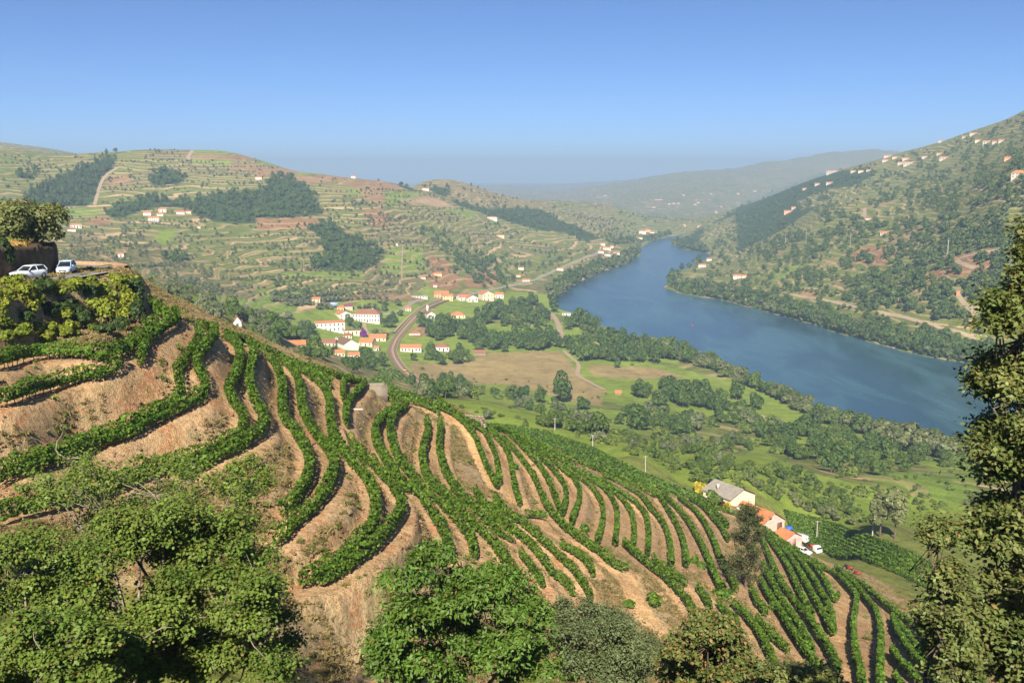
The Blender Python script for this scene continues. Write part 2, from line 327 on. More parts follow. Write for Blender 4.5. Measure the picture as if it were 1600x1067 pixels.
row('g10', 'vine row bending around the right of the sandy turning place', (7, [(90,40),(200,112),(300,182),(400,252),(480,302),(560,342),(630,375),(700,442),(758,502),(748,592),(730,682),(740,782),(752,882),(780,972),(792,1070)]))
row('g11', 'bow-shaped vine row right of the striped dry bank', (7, [(660,365),(745,442),(820,540),(880,602),(902,702),(907,802),(900,902),(905,1070)]))
row('g12', 'vine row with a pale hose along its foot, next to the valley vineyard', (7, [(620,330),(720,402),(830,472),(920,552),(1000,612),(1080,682),(1160,742),(1240,840)]))
row('g13', 'left row of the last pair running into the oak at the bottom', (7, [(980,640),(1000,722),(1060,812),(1130,902),(1210,992),(1290,1070)]))
row('g14', 'right row of the last pair running into the oak at the bottom', (7, [(1000,660),(1070,752),(1140,842),(1210,930),(1300,1030)]))
row('g15', 'short vine row with a rounded head below the last pair', (7, [(975,840),(1020,912),(1090,982),(1180,1062)]))
row('g16', 'stump of a vine row cut by the bottom edge of the picture', (7, [(990,1000),(1030,1062),(1060,1100)]))

VLINES = {}
RS = []
for key, p, label in ROWS:
    # an even spacing along the pixel line first, so that bends stay where they were drawn
    q = resample(np.array(p), 3.0); q = relax(q, 4)
    h = hit(q[:, 0], q[:, 1], 1.15, 40.0, 300.0)
    ok = ~np.isnan(h[:, 0])
    if ok.sum() < 3: print('row lost', key); continue
    h = h[ok]
    # drop jumps across the crest
    keep = [0]
    for k in range(1, len(h)):
        if np.linalg.norm(h[k, :2] - h[keep[-1], :2]) < 9.0: keep.append(k)
    h = relax(h[keep], 3)
    L = resample(h, 0.5)
    VLINES[key] = L; RS.append(L)
RSall = np.concatenate(RS)

# terraces: the ground is levelled around the rows, the banks between them stay steep
_js = np.where((RR > 40) & (RR < 300))[0]; j0, j1 = _js[0], _js[-1]
nx, ny = TX[:, j0:j1], TY[:, j0:j1]
ND = np.full(nx.shape, 99.0); WS = np.zeros(nx.shape); ZS = np.zeros(nx.shape)
_cell = {}
for k in range(0, len(RSall), 3):
    x, y, z = RSall[k]
    r = math.hypot(x, y); a = math.atan2(x, y)
    da = 13.0 / r; dl = 13.0 / r
    ia0 = max(0, int((a - da - AZ0) / (AZ1 - AZ0) * (NA - 1))); ia1 = min(NA, int((a + da - AZ0) / (AZ1 - AZ0) * (NA - 1)) + 2)
    l = math.log(r); b0 = max(0, int((l - dl - LR0) / (LR1 - LR0) * (NR - 1)) - j0); b1 = min(j1 - j0, int((l + dl - LR0) / (LR1 - LR0) * (NR - 1)) - j0 + 2)
    if ia1 <= ia0 or b1 <= b0: continue
    s = np.s_[ia0:ia1, b0:b1]
    d2 = (nx[s] - x) ** 2 + (ny[s] - y) ** 2
    ND[s] = np.minimum(ND[s], np.sqrt(d2))
    w = np.exp(-d2 / (2 * 1.1 ** 2)); WS[s] += w; ZS[s] += w * z
fl = 1 - smooth(1.45, 2.05, ND)
ZB = Z[:, j0:j1].copy()
znew = np.where(WS > 1e-6, ZS / np.maximum(WS, 1e-6), ZB)
Z[:, j0:j1] = ZB + (znew - ZB) * fl + (1 - fl) * (fbm(nx / 1.5, ny / 1.5, 33, 3) * 0.38 + fbm(nx / 6.0, ny / 6.0, 34, 2) * 0.35)
NDF = np.full(Z.shape, 99.0); NDF[:, j0:j1] = ND
rebuild_horizon()
# ------------------------------------------------------------------ helpers
def mesh_obj(name, verts, faces=None, mats=(), parent=None, smooth_shade=False, midx=None, attrs=None, nfv=4):
    me = bpy.data.meshes.new(name)
    verts = np.ascontiguousarray(verts, np.float32)
    if isinstance(faces, np.ndarray):
        n, k = faces.shape
        me.vertices.add(len(verts)); me.vertices.foreach_set('co', verts.ravel())
        me.loops.add(n * k); me.polygons.add(n)
        me.loops.foreach_set('vertex_index', np.ascontiguousarray(faces, np.int32).ravel())
        me.polygons.foreach_set('loop_start', np.arange(0, n * k, k, dtype=np.int32))
        if midx is not None: me.polygons.foreach_set('material_index', np.ascontiguousarray(midx, np.int32))
        me.update(calc_edges=True)
    else:
        me.from_pydata([tuple(map(float, v)) for v in verts], [], [tuple(f) for f in faces])
        if midx is not None: me.polygons.foreach_set('material_index', np.ascontiguousarray(midx, np.int32))
        me.update()
    for m in mats: me.materials.append(m)
    if smooth_shade: me.polygons.foreach_set('use_smooth', np.ones(len(me.polygons), bool))
    if attrs:
        for an, (ty, dat) in attrs.items():
            a = me.attributes.new(an, ty, 'POINT')
            a.data.foreach_set('color' if 'COLOR' in ty else ('vector' if ty == 'FLOAT_VECTOR' else 'value'), np.ascontiguousarray(dat, np.float32 if ty != 'INT' else np.int32).ravel())
    o = bpy.data.objects.new(name, me); COL.objects.link(o)
    if parent is not None: o.parent = parent
    return o
def tag(o, label=None, cat=None, group=None, kind=None):
    if label: o['label'] = label
    if cat: o['category'] = cat
    if group: o['group'] = group
    if kind: o['kind'] = kind
    return o
def empty(name, loc, rz=0.0):
    o = bpy.data.objects.new(name, None); COL.objects.link(o); o.location = loc; o.rotation_euler = (0, 0, rz); o.empty_display_size = 0.2
    return o

class NT:
    """small wrapper for building a material"""
    def __init__(s, name):
        s.m = bpy.data.materials.new(name); s.m.use_nodes = True; s.t = s.m.node_tree; s.t.nodes.clear()
        s.out = s.n('ShaderNodeOutputMaterial')
    def n(s, ty, **kw):
        x = s.t.nodes.new(ty)
        for k, v in kw.items(): setattr(x, k, v)
        return x
    def l(s, a, b): s.t.links.new(a, b)
    def val(s, x, sock):
        if isinstance(x, (int, float)): sock.default_value = x
        elif isinstance(x, tuple): sock.default_value = x if len(x) == 4 or sock.type == 'VECTOR' else (*x, 1)
        else: s.l(x, sock)
    def math(s, op, a, b=0.0, c=None, clamp=False):
        x = s.n('ShaderNodeMath', operation=op, use_clamp=clamp); s.val(a, x.inputs[0]); s.val(b, x.inputs[1])
        if c is not None: s.val(c, x.inputs[2])
        return x.outputs[0]
    def mix(s, f, a, b, mode='MIX'):
        x = s.n('ShaderNodeMix', data_type='RGBA', blend_type=mode); s.val(f, x.inputs[0]); s.val(a, x.inputs[6]); s.val(b, x.inputs[7]); return x.outputs[2]
    def noise(s, scale, detail=3.0, rough=0.55, vec=None, out=0, distort=0.0):
        x = s.n('ShaderNodeTexNoise'); x.inputs['Scale'].default_value = scale; x.inputs['Detail'].default_value = detail; x.inputs['Roughness'].default_value = rough; x.inputs['Distortion'].default_value = distort
        if vec is not None: s.l(vec, x.inputs['Vector'])
        return x.outputs[out]
    def ramp(s, f, stops, interp='LINEAR'):
        x = s.n('ShaderNodeValToRGB'); s.val(f, x.inputs[0]); r = x.color_ramp; r.interpolation = interp
        while len(r.elements) > 1: r.elements.remove(r.elements[0])
        r.elements[0].position = stops[0][0]; r.elements[0].color = (*stops[0][1], 1)
        for p, c in stops[1:]:
            e = r.elements.new(p); e.color = (*c, 1)
        return x.outputs[0]
    def pos(s): return s.n('ShaderNodeNewGeometry').outputs['Position']
    def objc(s): return s.n('ShaderNodeTexCoord').outputs['Object']
    def attr(s, name): return s.n('ShaderNodeAttribute', attribute_name=name)
    def bsdf(s, col, rough=0.9, spec=0.2, normal=None, **kw):
        b = s.n('ShaderNodeBsdfPrincipled'); s.val(col, b.inputs['Base Color']); s.val(rough, b.inputs['Roughness']); b.inputs['Specular IOR Level'].default_value = spec
        if normal is not None: s.l(normal, b.inputs['Normal'])
        for k, v in kw.items(): s.val(v, b.inputs[k])
        return b.outputs[0]
    def bump(s, h, strength=0.5, dist=0.1):
        b = s.n('ShaderNodeBump'); b.inputs['Strength'].default_value = strength; b.inputs['Distance'].default_value = dist; s.l(h, b.inputs['Height']); return b.outputs[0]
    def done(s, sh): s.l(sh, s.out.inputs[0]); return s.m

def leaf_mat(name, c1, c2, c3=None, trans=0.35, nscale=0.6, rnd=0.25, gloss=0.25, dry=0.0, dryc=(0.30, 0.16, 0.05)):
    """foliage: two greens mixed by noise in space and by the instance, light passing through the blade"""
    t = NT(name); p = t.pos()
    n = t.noise(nscale, 3.0, 0.65, p); fac = t.math('MULTIPLY_ADD', n, 2.2, -0.6, clamp=True)
    col = t.mix(fac, c1, c2)
    isl = t.n('ShaderNodeNewGeometry').outputs['Random Per Island']
    ob = t.n('ShaderNodeObjectInfo').outputs['Random']
    v = t.math('ADD', t.math('MULTIPLY', isl, 0.7), t.math('MULTIPLY', ob, rnd * 2.0))
    v = t.math('ADD', v, 0.62 - rnd)
    hsv = t.n('ShaderNodeHueSaturation'); t.l(col, hsv.inputs['Color']); t.l(v, hsv.inputs['Value'])
    t.l(t.math('MULTIPLY_ADD', isl, 0.03, 0.485), hsv.inputs['Hue'])
    col = hsv.outputs[0]
    if dry > 0:
        w = t.n('ShaderNodeTexWhiteNoise', noise_dimensions='1D'); t.l(isl, w.inputs['W'])
        col = t.mix(t.math('LESS_THAN', w.outputs[0], dry), col, dryc)
    b = t.bsdf(col, 0.55, gloss)
    tr = t.n('ShaderNodeBsdfTranslucent'); t.l(t.mix(1.0, col, (1.0, 0.95, 0.35), 'MULTIPLY'), tr.inputs[0])
    mx = t.n('ShaderNodeMixShader'); mx.inputs[0].default_value = trans; t.l(b, mx.inputs[1]); t.l(tr.outputs[0], mx.inputs[2])
    return t.done(mx.outputs[0])

# ------------------------------------------------------------------ land cover
ZO = {'A': (0, 180, 3.5575), 'B': (400, 220, 3.5575), 'C': (780, 220, 3.5575), 'D': (1150, 160, 3.1378), 'E': (640, 430, 2.884), 'G': (1040, 560, 2.105), 'H': (860, 440, 3.478), 'I': (420, 430, 4.706), 'P': (0, 0, 1.0)}
def zp(k, pts):
    ox, oy, s = ZO[k]; return np.array([(ox + a / s, oy + b / s) for a, b in pts])
C_VINE, C_BRIGHT, C_BARE, C_RED, C_DRY, C_SCRUB, C_WOOD, C_OLIVE, C_TAN, C_GRASS, C_FLAT = 'vine', 'bright', 'bare', 'red', 'dry', 'scrub', 'wood', 'olive', 'tan', 'grass', 'flat'
COVC = { # ground colour, terrace strength
 'vine': ((.200, .210, .060), 1.0), 'bright': ((.185, .260, .042), .40), 'bare': ((.30, .185, .095), .25), 'red': ((.30, .160, .080), .5), 'dry': ((.25, .20, .09), .6),
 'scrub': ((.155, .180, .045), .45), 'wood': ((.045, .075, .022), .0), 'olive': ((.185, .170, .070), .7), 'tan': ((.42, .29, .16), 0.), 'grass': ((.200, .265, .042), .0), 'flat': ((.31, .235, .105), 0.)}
# type, enlargement, outline, trees: (density per 1000 square pixels, kind)
COVER = [
 # left hill, first the broad parcels
 ('wood', 'A', [(150,430),(330,330),(520,260),(600,215),(650,240),(640,290),(580,340),(545,420),(530,480),(480,510),(400,505),(200,500),(130,470)], 'pine', 26),
 ('wood', 'A', [(80,330),(180,290),(235,310),(200,345),(110,365)], 'round', 26),
 ('wood', 'A', [(830,330),(900,300),(1000,310),(1050,345),(1000,380),(930,390),(840,395)], 'round', 26),
 ('wood', 'A', [(680,480),(800,450),(950,470),(1080,470),(1180,430),(1423,430),(1423,600),(1250,610),(1090,560),(1050,520),(900,510),(760,540),(700,570),(620,570),(580,540)], 'round', 22),
 ('scrub', 'A', [(0,200),(300,200),(600,210),(520,250),(330,320),(150,400),(0,420)], 'olive', 4),
 ('vine', 'A', [(60,290),(400,215),(560,200),(470,250),(300,310),(110,330)], None, 0),
 ('olive', 'A', [(840,185),(1045,185),(1045,262),(790,255)], 'olive', 20),
 ('bright', 'A', [(1080,186),(1423,200),(1423,222),(1085,217)], None, 0),
 ('bare', 'A', [(1085,219),(1423,224),(1423,248),(1065,244)], None, 0),
 ('bright', 'A', [(1060,246),(1290,250),(1285,282),(1085,272)], None, 0),
 ('dry', 'A', [(1290,248),(1423,250),(1423,282),(1288,280)], None, 0),
 ('bare', 'A', [(1190,285),(1423,284),(1423,312),(1220,308)], None, 0),
 ('olive', 'A', [(1050,290),(1200,290),(1423,320),(1423,350),(1060,330)], 'olive', 18),
 ('bare', 'A', [(590,335),(745,335),(715,392),(590,385)], 'olive', 14),
 ('vine', 'A', [(560,392),(765,392),(765,475),(620,480)], 'olive', 1),
 ('vine', 'A', [(960,420),(1060,345),(1423,340),(1423,420),(1180,430),(1080,460)], 'olive', 4),
 ('bright', 'A', [(260,520),(560,520),(540,560),(340,575)], None, 0),
 ('red', 'A', [(480,600),(560,555),(640,590),(560,610)], 'olive', 1),
 ('olive', 'A', [(380,650),(700,580),(820,640),(700,780),(540,740),(400,780)], 'olive', 12),
 ('vine', 'A', [(600,650),(720,600),(820,620),(740,700),(640,760),(540,740)], 'olive', 5),
 ('grass', 'A', [(870,640),(980,640),(940,720),(870,735)], None, 0),
 ('olive', 'A', [(320,760),(560,740),(700,790),(640,850),(400,840),(320,820)], 'olive', 26),
 ('scrub', 'A', [(1000,600),(1250,600),(1423,600),(1380,660),(1200,760),(960,700)], 'olive', 8),
 ('vine', 'A', [(1220,790),(1423,640),(1423,870),(1150,860),(960,780),(960,720),(1180,740)], 'olive', 1.5),
 ('wood', 'A', [(880,740),(960,790),(1060,800),(1040,820),(920,820),(880,780)], 'round', 22),
 ('olive', 'A', [(680,760),(860,700),(1150,870),(1423,960),(1423,1010),(1100,930),(760,850)], 'olive', 10),
 ('bright', 'A', [(760,960),(1100,930),(1423,1010),(1423,1067),(1000,1067)], None, 0),
 ('olive', 'A', [(840,900),(980,900),(1423,1000),(1423,1035),(980,960)], 'olive', 14),
 ('wood', 'B', [(0,310),(80,200),(160,190),(260,230),(330,290),(380,400),(300,420),(200,430),(100,430),(0,430)], 'round', 26),
 ('bright', 'B', [(0,75),(60,90),(230,130),(430,185),(200,192),(0,120)], None, 0),
 ('bare', 'B', [(0,140),(330,150),(200,192),(500,200),(490,230),(300,235),(0,190)], 'olive', 1.5),
 ('bare', 'B', [(500,215),(700,215),(860,270),(700,280),(720,355),(600,355),(580,290),(500,270)], None, 0),
 ('bright', 'B', [(510,265),(580,268),(580,310),(515,310)], None, 0),
 ('bright', 'B', [(718,280),(940,285),(900,310),(800,335),(800,365),(722,355)], 'olive', 1),
 ('tan', 'B', [(800,340),(960,308),(1130,375),(1000,365)], None, 0),
 ('vine', 'B', [(740,370),(1020,370),(1220,405),(1260,460),(1180,520),(960,470),(820,430)], None, 0),
 ('bright', 'B', [(1020,372),(1140,380),(1230,405),(1225,440),(1080,400)], None, 0),
 ('olive', 'B', [(330,330),(560,300),(740,380),(900,440),(860,540),(640,520),(420,440)], 'olive', 10),
 ('vine', 'B', [(350,335),(500,335),(600,420),(560,500),(440,470)], 'olive', 2),
 ('red', 'B', [(610,385),(690,380),(760,430),(740,480),(640,470)], 'olive', 6),
 ('red', 'B', [(0,430),(300,430),(390,440),(260,492),(0,500)], 'olive', 2),
 ('vine', 'B', [(0,500),(260,495),(300,560),(250,600),(400,600),(300,700),(150,740),(0,800)], 'olive', 1.2),
 ('wood', 'B', [(280,480),(400,450),(480,510),(600,560),(480,590),(330,580),(350,530)], 'round', 24),
 ('wood', 'B', [(300,690),(420,600),(520,560),(640,570),(700,610),(680,670),(600,722),(450,728),(320,712)], 'round', 26),
 ('dry', 'B', [(620,560),(740,570),(720,620),(660,600)], 'olive', 2),
 ('bright', 'B', [(740,588),(815,588),(815,740),(700,735)], 'olive', 1),
 ('bright', 'B', [(822,588),(915,590),(950,725),(822,742)], 'olive', 1),
 ('bright', 'B', [(160,732),(400,722),(590,730),(590,770),(165,768)], None, 0),
 ('vine', 'B', [(40,830),(165,768),(590,770),(600,880),(200,870)], 'olive', .5),
 ('olive', 'B', [(590,740),(700,735),(800,770),(950,730),(940,820),(780,880),(600,880)], 'olive', 6),
 ('scrub', 'B', [(880,470),(1000,490),(1100,530),(1200,600),(1330,650),(1400,720),(1423,830),(1200,830),(1100,750),(1040,620)], 'round', 15),
 ('red', 'B', [(970,630),(1060,660),(1150,790),(1100,830),(960,810)], 'olive', 5),
 ('red', 'B', [(1150,760),(1280,700),(1380,760),(1330,810),(1180,815)], 'round', 4),
 ('dry', 'B', [(880,215),(1120,200),(1200,220),(1423,300),(1423,380),(1250,370),(1080,320),(1000,260)], 'olive', .6),
 ('wood', 'B', [(950,258),(1080,262),(1070,312),(1000,300)], 'round', 22),
 ('wood', 'B', [(700,205),(800,235),(880,270),(870,285),(780,245),(700,220)], 'round', 16),
 ('wood', 'B', [(1060,320),(1250,370),(1423,375),(1423,455),(1300,420),(1150,370)], 'round', 16),
 ('vine', 'B', [(1180,520),(1423,460),(1423,650),(1280,600)], 'olive', 1),
 ('olive', 'B', [(1150,500),(1320,520),(1400,540),(1230,560)], 'olive', 12),
 ('wood', 'C', [(0,372),(100,370),(230,380),(350,450),(480,500),(560,540),(500,565),(380,515),(200,495),(0,435)], 'round', 15),
 ('dry', 'C', [(0,275),(130,310),(220,360),(100,365),(0,365)], 'olive', .6),
 ('vine', 'C', [(200,500),(480,560),(510,600),(400,610),(260,560)], 'olive', .5),
 ('scrub', 'C', [(560,520),(770,520),(1000,500),(940,530),(760,590),(600,560)], 'round', 14),
 ('scrub', 'C', [(0,640),(200,660),(330,600),(520,620),(560,600),(300,760),(150,800),(0,860)], 'olive', 8),
 # right bank
 ('wood', 'C', [(960,560),(1060,520),(1423,330),(1423,380),(1150,470),(1100,600),(1170,630),(1000,600)], 'round', 12),
 ('wood', 'D', [(0,520),(200,430),(420,350),(640,320),(700,340),(420,500),(200,640),(0,740)], 'round', 9),
 ('vine', 'D', [(310,485),(430,430),(640,400),(560,470),(330,525)], 'olive', 1),
 ('vine', 'D', [(860,260),(950,220),(1100,200),(900,270)], None, 0),
 ('vine', 'D', [(1150,392),(1412,380),(1412,480),(1180,515)], 'round', 2.5),
 ('vine', 'D', [(1230,110),(1412,60),(1412,150),(1250,150)], 'olive', 1),
 ('dry', 'D', [(800,600),(960,570),(940,660),(800,700),(720,690)], 'round', 4),
 ('red', 'D', [(580,720),(680,700),(800,730),(720,800),(560,790)], 'round', 3),
 ('bright', 'D', [(160,830),(320,790),(330,820),(200,870)], 'round', 2),
 ('dry', 'D', [(520,640),(600,600),(560,660)], None, 0),
 ('red', 'D', [(980,790),(1080,750),(1270,715),(1290,840),(1000,860),(900,905)], 'round', 2.5),
 ('bare', 'D', [(780,1000),(830,935),(870,930),(800,1010)], None, 0),
 ('bare', 'D', [(300,930),(380,910),(400,960),(320,960)], None, 0),
 ('dry', 'D', [(460,880),(530,870),(520,950),(490,930)], None, 0),
 # valley floor
 ('flat', 'E', [(0,390),(140,400),(350,350),(680,340),(700,370),(790,460),(880,520),(860,590),(700,560),(560,520),(430,490),(200,490),(0,450)], 'bush', .3),
 ('grass', 'E', [(780,395),(1000,385),(1200,410),(1420,480),(1442,560),(1200,500),(900,520),(790,460)], 'bush', .3),
 ('flat', 'E', [(800,400),(1100,415),(1250,460),(1000,470),(820,455)], None, 0),
 ('vines', 'E', [(230,250),(470,255),(450,285),(225,280)], None, 0),
 ('vines', 'E', [(690,268),(850,270),(1010,290),(1000,312),(700,295)], None, 0),
 ('grass', 'E', [(380,310),(460,310),(460,335),(370,335)], None, 0),
 ('vines', 'P', [(575,595),(600,572),(645,590),(660,610),(600,612)], None, 0),
 ('grass', 'E', [(500,600),(860,600),(1000,640),(860,680),(560,660)], None, 0),
 ('grass', 'E', [(860,560),(1190,560),(1400,640),(1380,690),(1200,640),(1000,600)], None, 0),
 ('grass', 'E', [(300,560),(480,600),(700,690),(640,720),(420,680),(260,600)], None, 0),
 ('bright', 'G', [(640,385),(960,360),(1030,420),(960,490),(820,450)], None, 0),
 ('grass', 'G', [(200,340),(420,420),(600,520),(680,480),(500,380),(300,300)], None, 0),
 ('grass', 'G', [(700,470),(940,500),(930,560),(780,540)], None, 0),
 ('tan', 'P', [(1300,672),(1340,680),(1335,690),(1300,684)], None, 0),
 # left fields by the village
 ('bright', 'P', [(240,480),(420,468),(492,490),(400,495),(300,498)], None, 0),
 ('bright', 'P', [(400,455),(460,450),(470,462),(420,468)], None, 0),
 ('bare', 'P', [(560,458),(660,462),(660,470),(500,466)], None, 0),
 ('bare', 'P', [(660,500),(690,505),(680,520),(650,528),(640,520)], None, 0),
]
COVER = [('vine' if c == 'vines' else c, zp(k, pts), tk, dn, c == 'vines') for c, k, pts, tk, dn in COVER]
NAMES = list(COVC); PALC = np.array([COVC[n][0] for n in NAMES]); PALT = np.array([COVC[n][1] for n in NAMES])
def in_poly(px, py, poly):
    x0, y0 = poly.min(0); x1, y1 = poly.max(0)
    m = (px >= x0) & (px <= x1) & (py >= y0) & (py <= y1); res = np.zeros(px.shape, bool)
    if not m.any(): return res
    x, y = px[m], py[m]; ins = np.zeros(x.shape, bool); n = len(poly)
    for i in range(n):
        ax, ay = poly[i]; bx, by = poly[(i + 1) % n]
        c = (ay > y) != (by > y)
        ins ^= c & (x < (bx - ax) * (y - ay) / (by - ay + 1e-12) + ax)
    res[m] = ins; return res
PXT, PYT, FT = project(TX, TY, Z)
jit = smooth(500, 900, RR)[None] * 2.5
PXJ = PXT + jit * fbm(TX / 18.0, TY / 18.0, 41, 2); PYJ = PYT + 0.5 * jit * fbm(TX / 18.0, TY / 18.0, 42, 2)
fx, fy = TX, TY
# defaults by place
pn = fbm(fx / 170.0, fy / 170.0, 51, 3); pn2 = fbm(fx / 60.0, fy / 60.0, 55, 3)
CI = np.full(Z.shape, NAMES.index('vine'))
CI[pn > 0.18] = NAMES.index('olive'); CI[pn < -0.25] = NAMES.index('scrub'); CI[(pn2 > 0.42)] = NAMES.index('dry')
right = (TX > 150) & (RR[None] > 850) & (TX > 0.10 * TY)
CI[right] = NAMES.index('scrub'); CI[right & (pn2 > 0.35)] = NAMES.index('vine'); CI[right & (pn2 < -0.45)] = NAMES.index('dry')
val = (Z < 32) & (RR[None] > 260) & (RR[None] < 1350) & ~right
CI[val] = NAMES.index('grass'); CI[val & (pn2 > 0.25)] = NAMES.index('scrub')
nearv = (RR[None] > 200) & (RR[None] < 420) & ~val
CI[nearv] = NAMES.index('grass')
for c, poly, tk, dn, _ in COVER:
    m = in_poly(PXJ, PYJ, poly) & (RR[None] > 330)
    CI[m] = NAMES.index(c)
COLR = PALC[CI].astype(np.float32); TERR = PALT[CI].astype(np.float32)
# far hills lose their parcels
fm = smooth(2600, 5000, RR)[None, :, None]
COLR = COLR * (1 - 0.6 * fm) + np.array((.13, .13, .06), np.float32) * 0.6 * fm
# meander of colour between parcels
br = (1 + 0.16 * fbm(fx / 35.0, fy / 35.0, 61, 3) + 0.12 * fbm(fx / 9.0, fy / 9.0, 63, 2))[..., None]
COLR *= br
# near slope: levelled soil beside the rows, weedy banks, rough grass elsewhere
nearm = (RR < 330)
SOIL = np.array((.56, .375, .205)); BANK = np.array((.405, .305, .172)); WEED = np.array((.280, .238, .098)); GRS = np.array((.185, .205, .050))
ndn = NDF[:, nearm]; xx, yy = TX[:, nearm], TY[:, nearm]
w1 = smooth(-0.1, 0.5, fbm(xx / 4.0, yy / 4.0, 71, 4))[..., None]
bank = BANK * (1 - 0.55 * w1) + WEED * 0.55 * w1
floor = SOIL * (0.93 + 0.12 * fbm(xx / 1.5, yy / 1.5, 73, 3))[..., None]
ff = (1 - smooth(1.45, 1.75, ndn + 0.25 * fbm(xx / 0.9, yy / 0.9, 75, 2)))[..., None]
cn = bank * (1 - ff) + floor * ff
away = smooth(9, 12.5, ndn + 3 * fbm(xx / 6.0, yy / 6.0, 77, 2))[..., None]
gg = GRS * (1 + 0.3 * fbm(xx / 3.0, yy / 3.0, 79, 3))[..., None]
beyond = (smooth(232, 250, np.hypot(xx, yy)))[..., None]
cn = cn * (1 - away) + gg * away
# sandy tracks
TRACKS = [(tpx(5, [(-160,140),(0,210),(100,300),(170,430),(230,560),(330,660),(440,760),(560,850),(660,930),(740,990)]) + tpx(6, [(200,520),(330,590),(450,690),(540,790),(580,890),(630,970),(720,1060)]), 1.5),
          (tpx(5, [(380,740),(330,560),(300,440)]), 0.9),
          (tpx(6, [(830,640),(920,690),(1020,760),(1120,830),(1220,860)]), 0.9),
          (tpx(7, [(570,380),(690,470),(700,560),(650,650),(640,760),(660,880),(690,1000),(700,1070)]), 1.6),
          (tpx(2, [(500,190),(500,350),(530,500),(560,620),(650,700)]), 1.2), (tpx(5, [(730,820),(760,870),(850,930),(1000,990),(1150,1030)]), 0.9)]
TD = np.full(Z.shape, 99.0)
for pts, hw in TRACKS:
    q = resample(np.array(pts), 3.0); h = hit(q[:, 0], q[:, 1], 0, 40, 300); h = h[~np.isnan(h[:, 0])]
    L = resample(h, 0.7)
    for x, y, z in L:
        r = math.hypot(x, y); a = math.atan2(x, y); da = 5 / r
        ia0 = max(0, int((a - da - AZ0) / (AZ1 - AZ0) * (NA - 1))); ia1 = min(NA, int((a + da - AZ0) / (AZ1 - AZ0) * (NA - 1)) + 2)
        l = math.log(r); b0 = max(0, int((l - da - LR0) / (LR1 - LR0) * (NR - 1))); b1 = int((l + da - LR0) / (LR1 - LR0) * (NR - 1)) + 2
        s = np.s_[ia0:ia1, b0:b1]
        TD[s] = np.minimum(TD[s], np.hypot(TX[s] - x, TY[s] - y) / hw)
tm = (1 - smooth(0.8, 1.3, TD[:, nearm]))[..., None]
cn = cn * (1 - tm) + np.array((.60, .395, .200)) * tm
# verge of the road cut: dry golden grass on top, brown earth on the face
sdr, _ = near_line(xx[:200], yy[:200], ROAD)
COLR[:, nearm] = cn
TERR[:, nearm] = 0
SOILM = np.zeros(Z.shape, np.float32); SOILM[:, nearm] = (1 - away[..., 0])

# ------------------------------------------------------------------ land material
def land_mat():
    t = NT('land'); p = t.pos(); col = t.attr('Col').outputs['Color']
    par = t.n('ShaderNodeSeparateColor'); t.l(t.attr('Par').outputs['Color'], par.inputs[0])
    terr, soil = par.outputs[0], par.outputs[1]
    sep = t.n('ShaderNodeSeparateXYZ'); t.l(p, sep.inputs[0])
    # terraces on the far slopes: bands of vine green and of bare earth wall that follow the height
    wz = t.math('ADD', sep.outputs[2], t.math('MULTIPLY', t.noise(0.008, 2.0, 0.45, p), 30.0))
    wv = t.math('FRACT', t.math('DIVIDE', wz, 5.6))
    wv2 = t.math('FRACT', t.math('DIVIDE', wz, 1.9))
    band = t.math('MULTIPLY', t.math('GREATER_THAN', wv, 0.70), t.math('GREATER_THAN', t.noise(0.02, 2.0, 0.6, p), 0.38))
    c1 = t.mix(t.math('MULTIPLY', band, terr), col, (.52, .36, .20))
    c1 = t.mix(t.math('MULTIPLY', t.math('MULTIPLY', t.math('GREATER_THAN', wv2, 0.5), terr), 0.62), c1, (.070, .105, .026))
    n1 = t.noise(0.10, 4.0, 0.7, p); n2 = t.noise(0.9, 4.0, 0.7, p)
    c2 = t.mix(1.0, c1, t.ramp(n1, [(0.25, (.62, .62, .62)), (0.5, (1, 1, 1)), (0.75, (1.3, 1.25, 1.15))]), 'MULTIPLY')
    # soil: clods, stones, orange leaf litter
    ns = t.noise(2.2, 5.0, 0.75, p); nf = t.noise(9.0, 3.0, 0.7, p)
    s1 = t.mix(1.0, c2, t.ramp(ns, [(0.30, (.50, .47, .44)), (0.5, (1, 1, 1)), (0.70, (1.32, 1.3, 1.25))]), 'MULTIPLY')
    s1 = t.mix(1.0, s1, t.ramp(nf, [(0.30, (.32, .31, .31)), (0.45, (1, 1, 1)), (0.7, (1.2, 1.18, 1.15))]), 'MULTIPLY')
    lit = t.math('MULTIPLY', t.math('GREATER_THAN', t.noise(0.33, 3.0, 0.7, p), 0.56), t.math('GREATER_THAN', t.noise(4.5, 3.0, 0.7, p), 0.52))
    s1 = t.mix(t.math('MULTIPLY', lit, 0.7), s1, (.46, .15, .055))
    weed = t.math('MULTIPLY', t.math('GREATER_THAN', t.noise(0.55, 3.0, 0.7, p), 0.60), t.math('GREATER_THAN', t.noise(7.0, 2.0, 0.7, p), 0.5))
    s1 = t.mix(t.math('MULTIPLY', weed, 0.55), s1, (.13, .15, .04))
    far = t.mix(1.0, c2, t.ramp(n2, [(0.3, (.7, .72, .7)), (0.5, (1, 1, 1)), (0.7, (1.25, 1.22, 1.2))]), 'MULTIPLY')
    fin = t.mix(soil, far, s1)
    h = t.math('ADD', t.math('MULTIPLY', ns, 0.45), t.math('MULTIPLY', nf, 0.20)); h = t.math('ADD', h, t.math('MULTIPLY', n1, 1.2))
    return t.done(t.bsdf(fin, 0.95, 0.05, t.bump(h, 0.8, 1.0)))
M_LAND = land_mat()
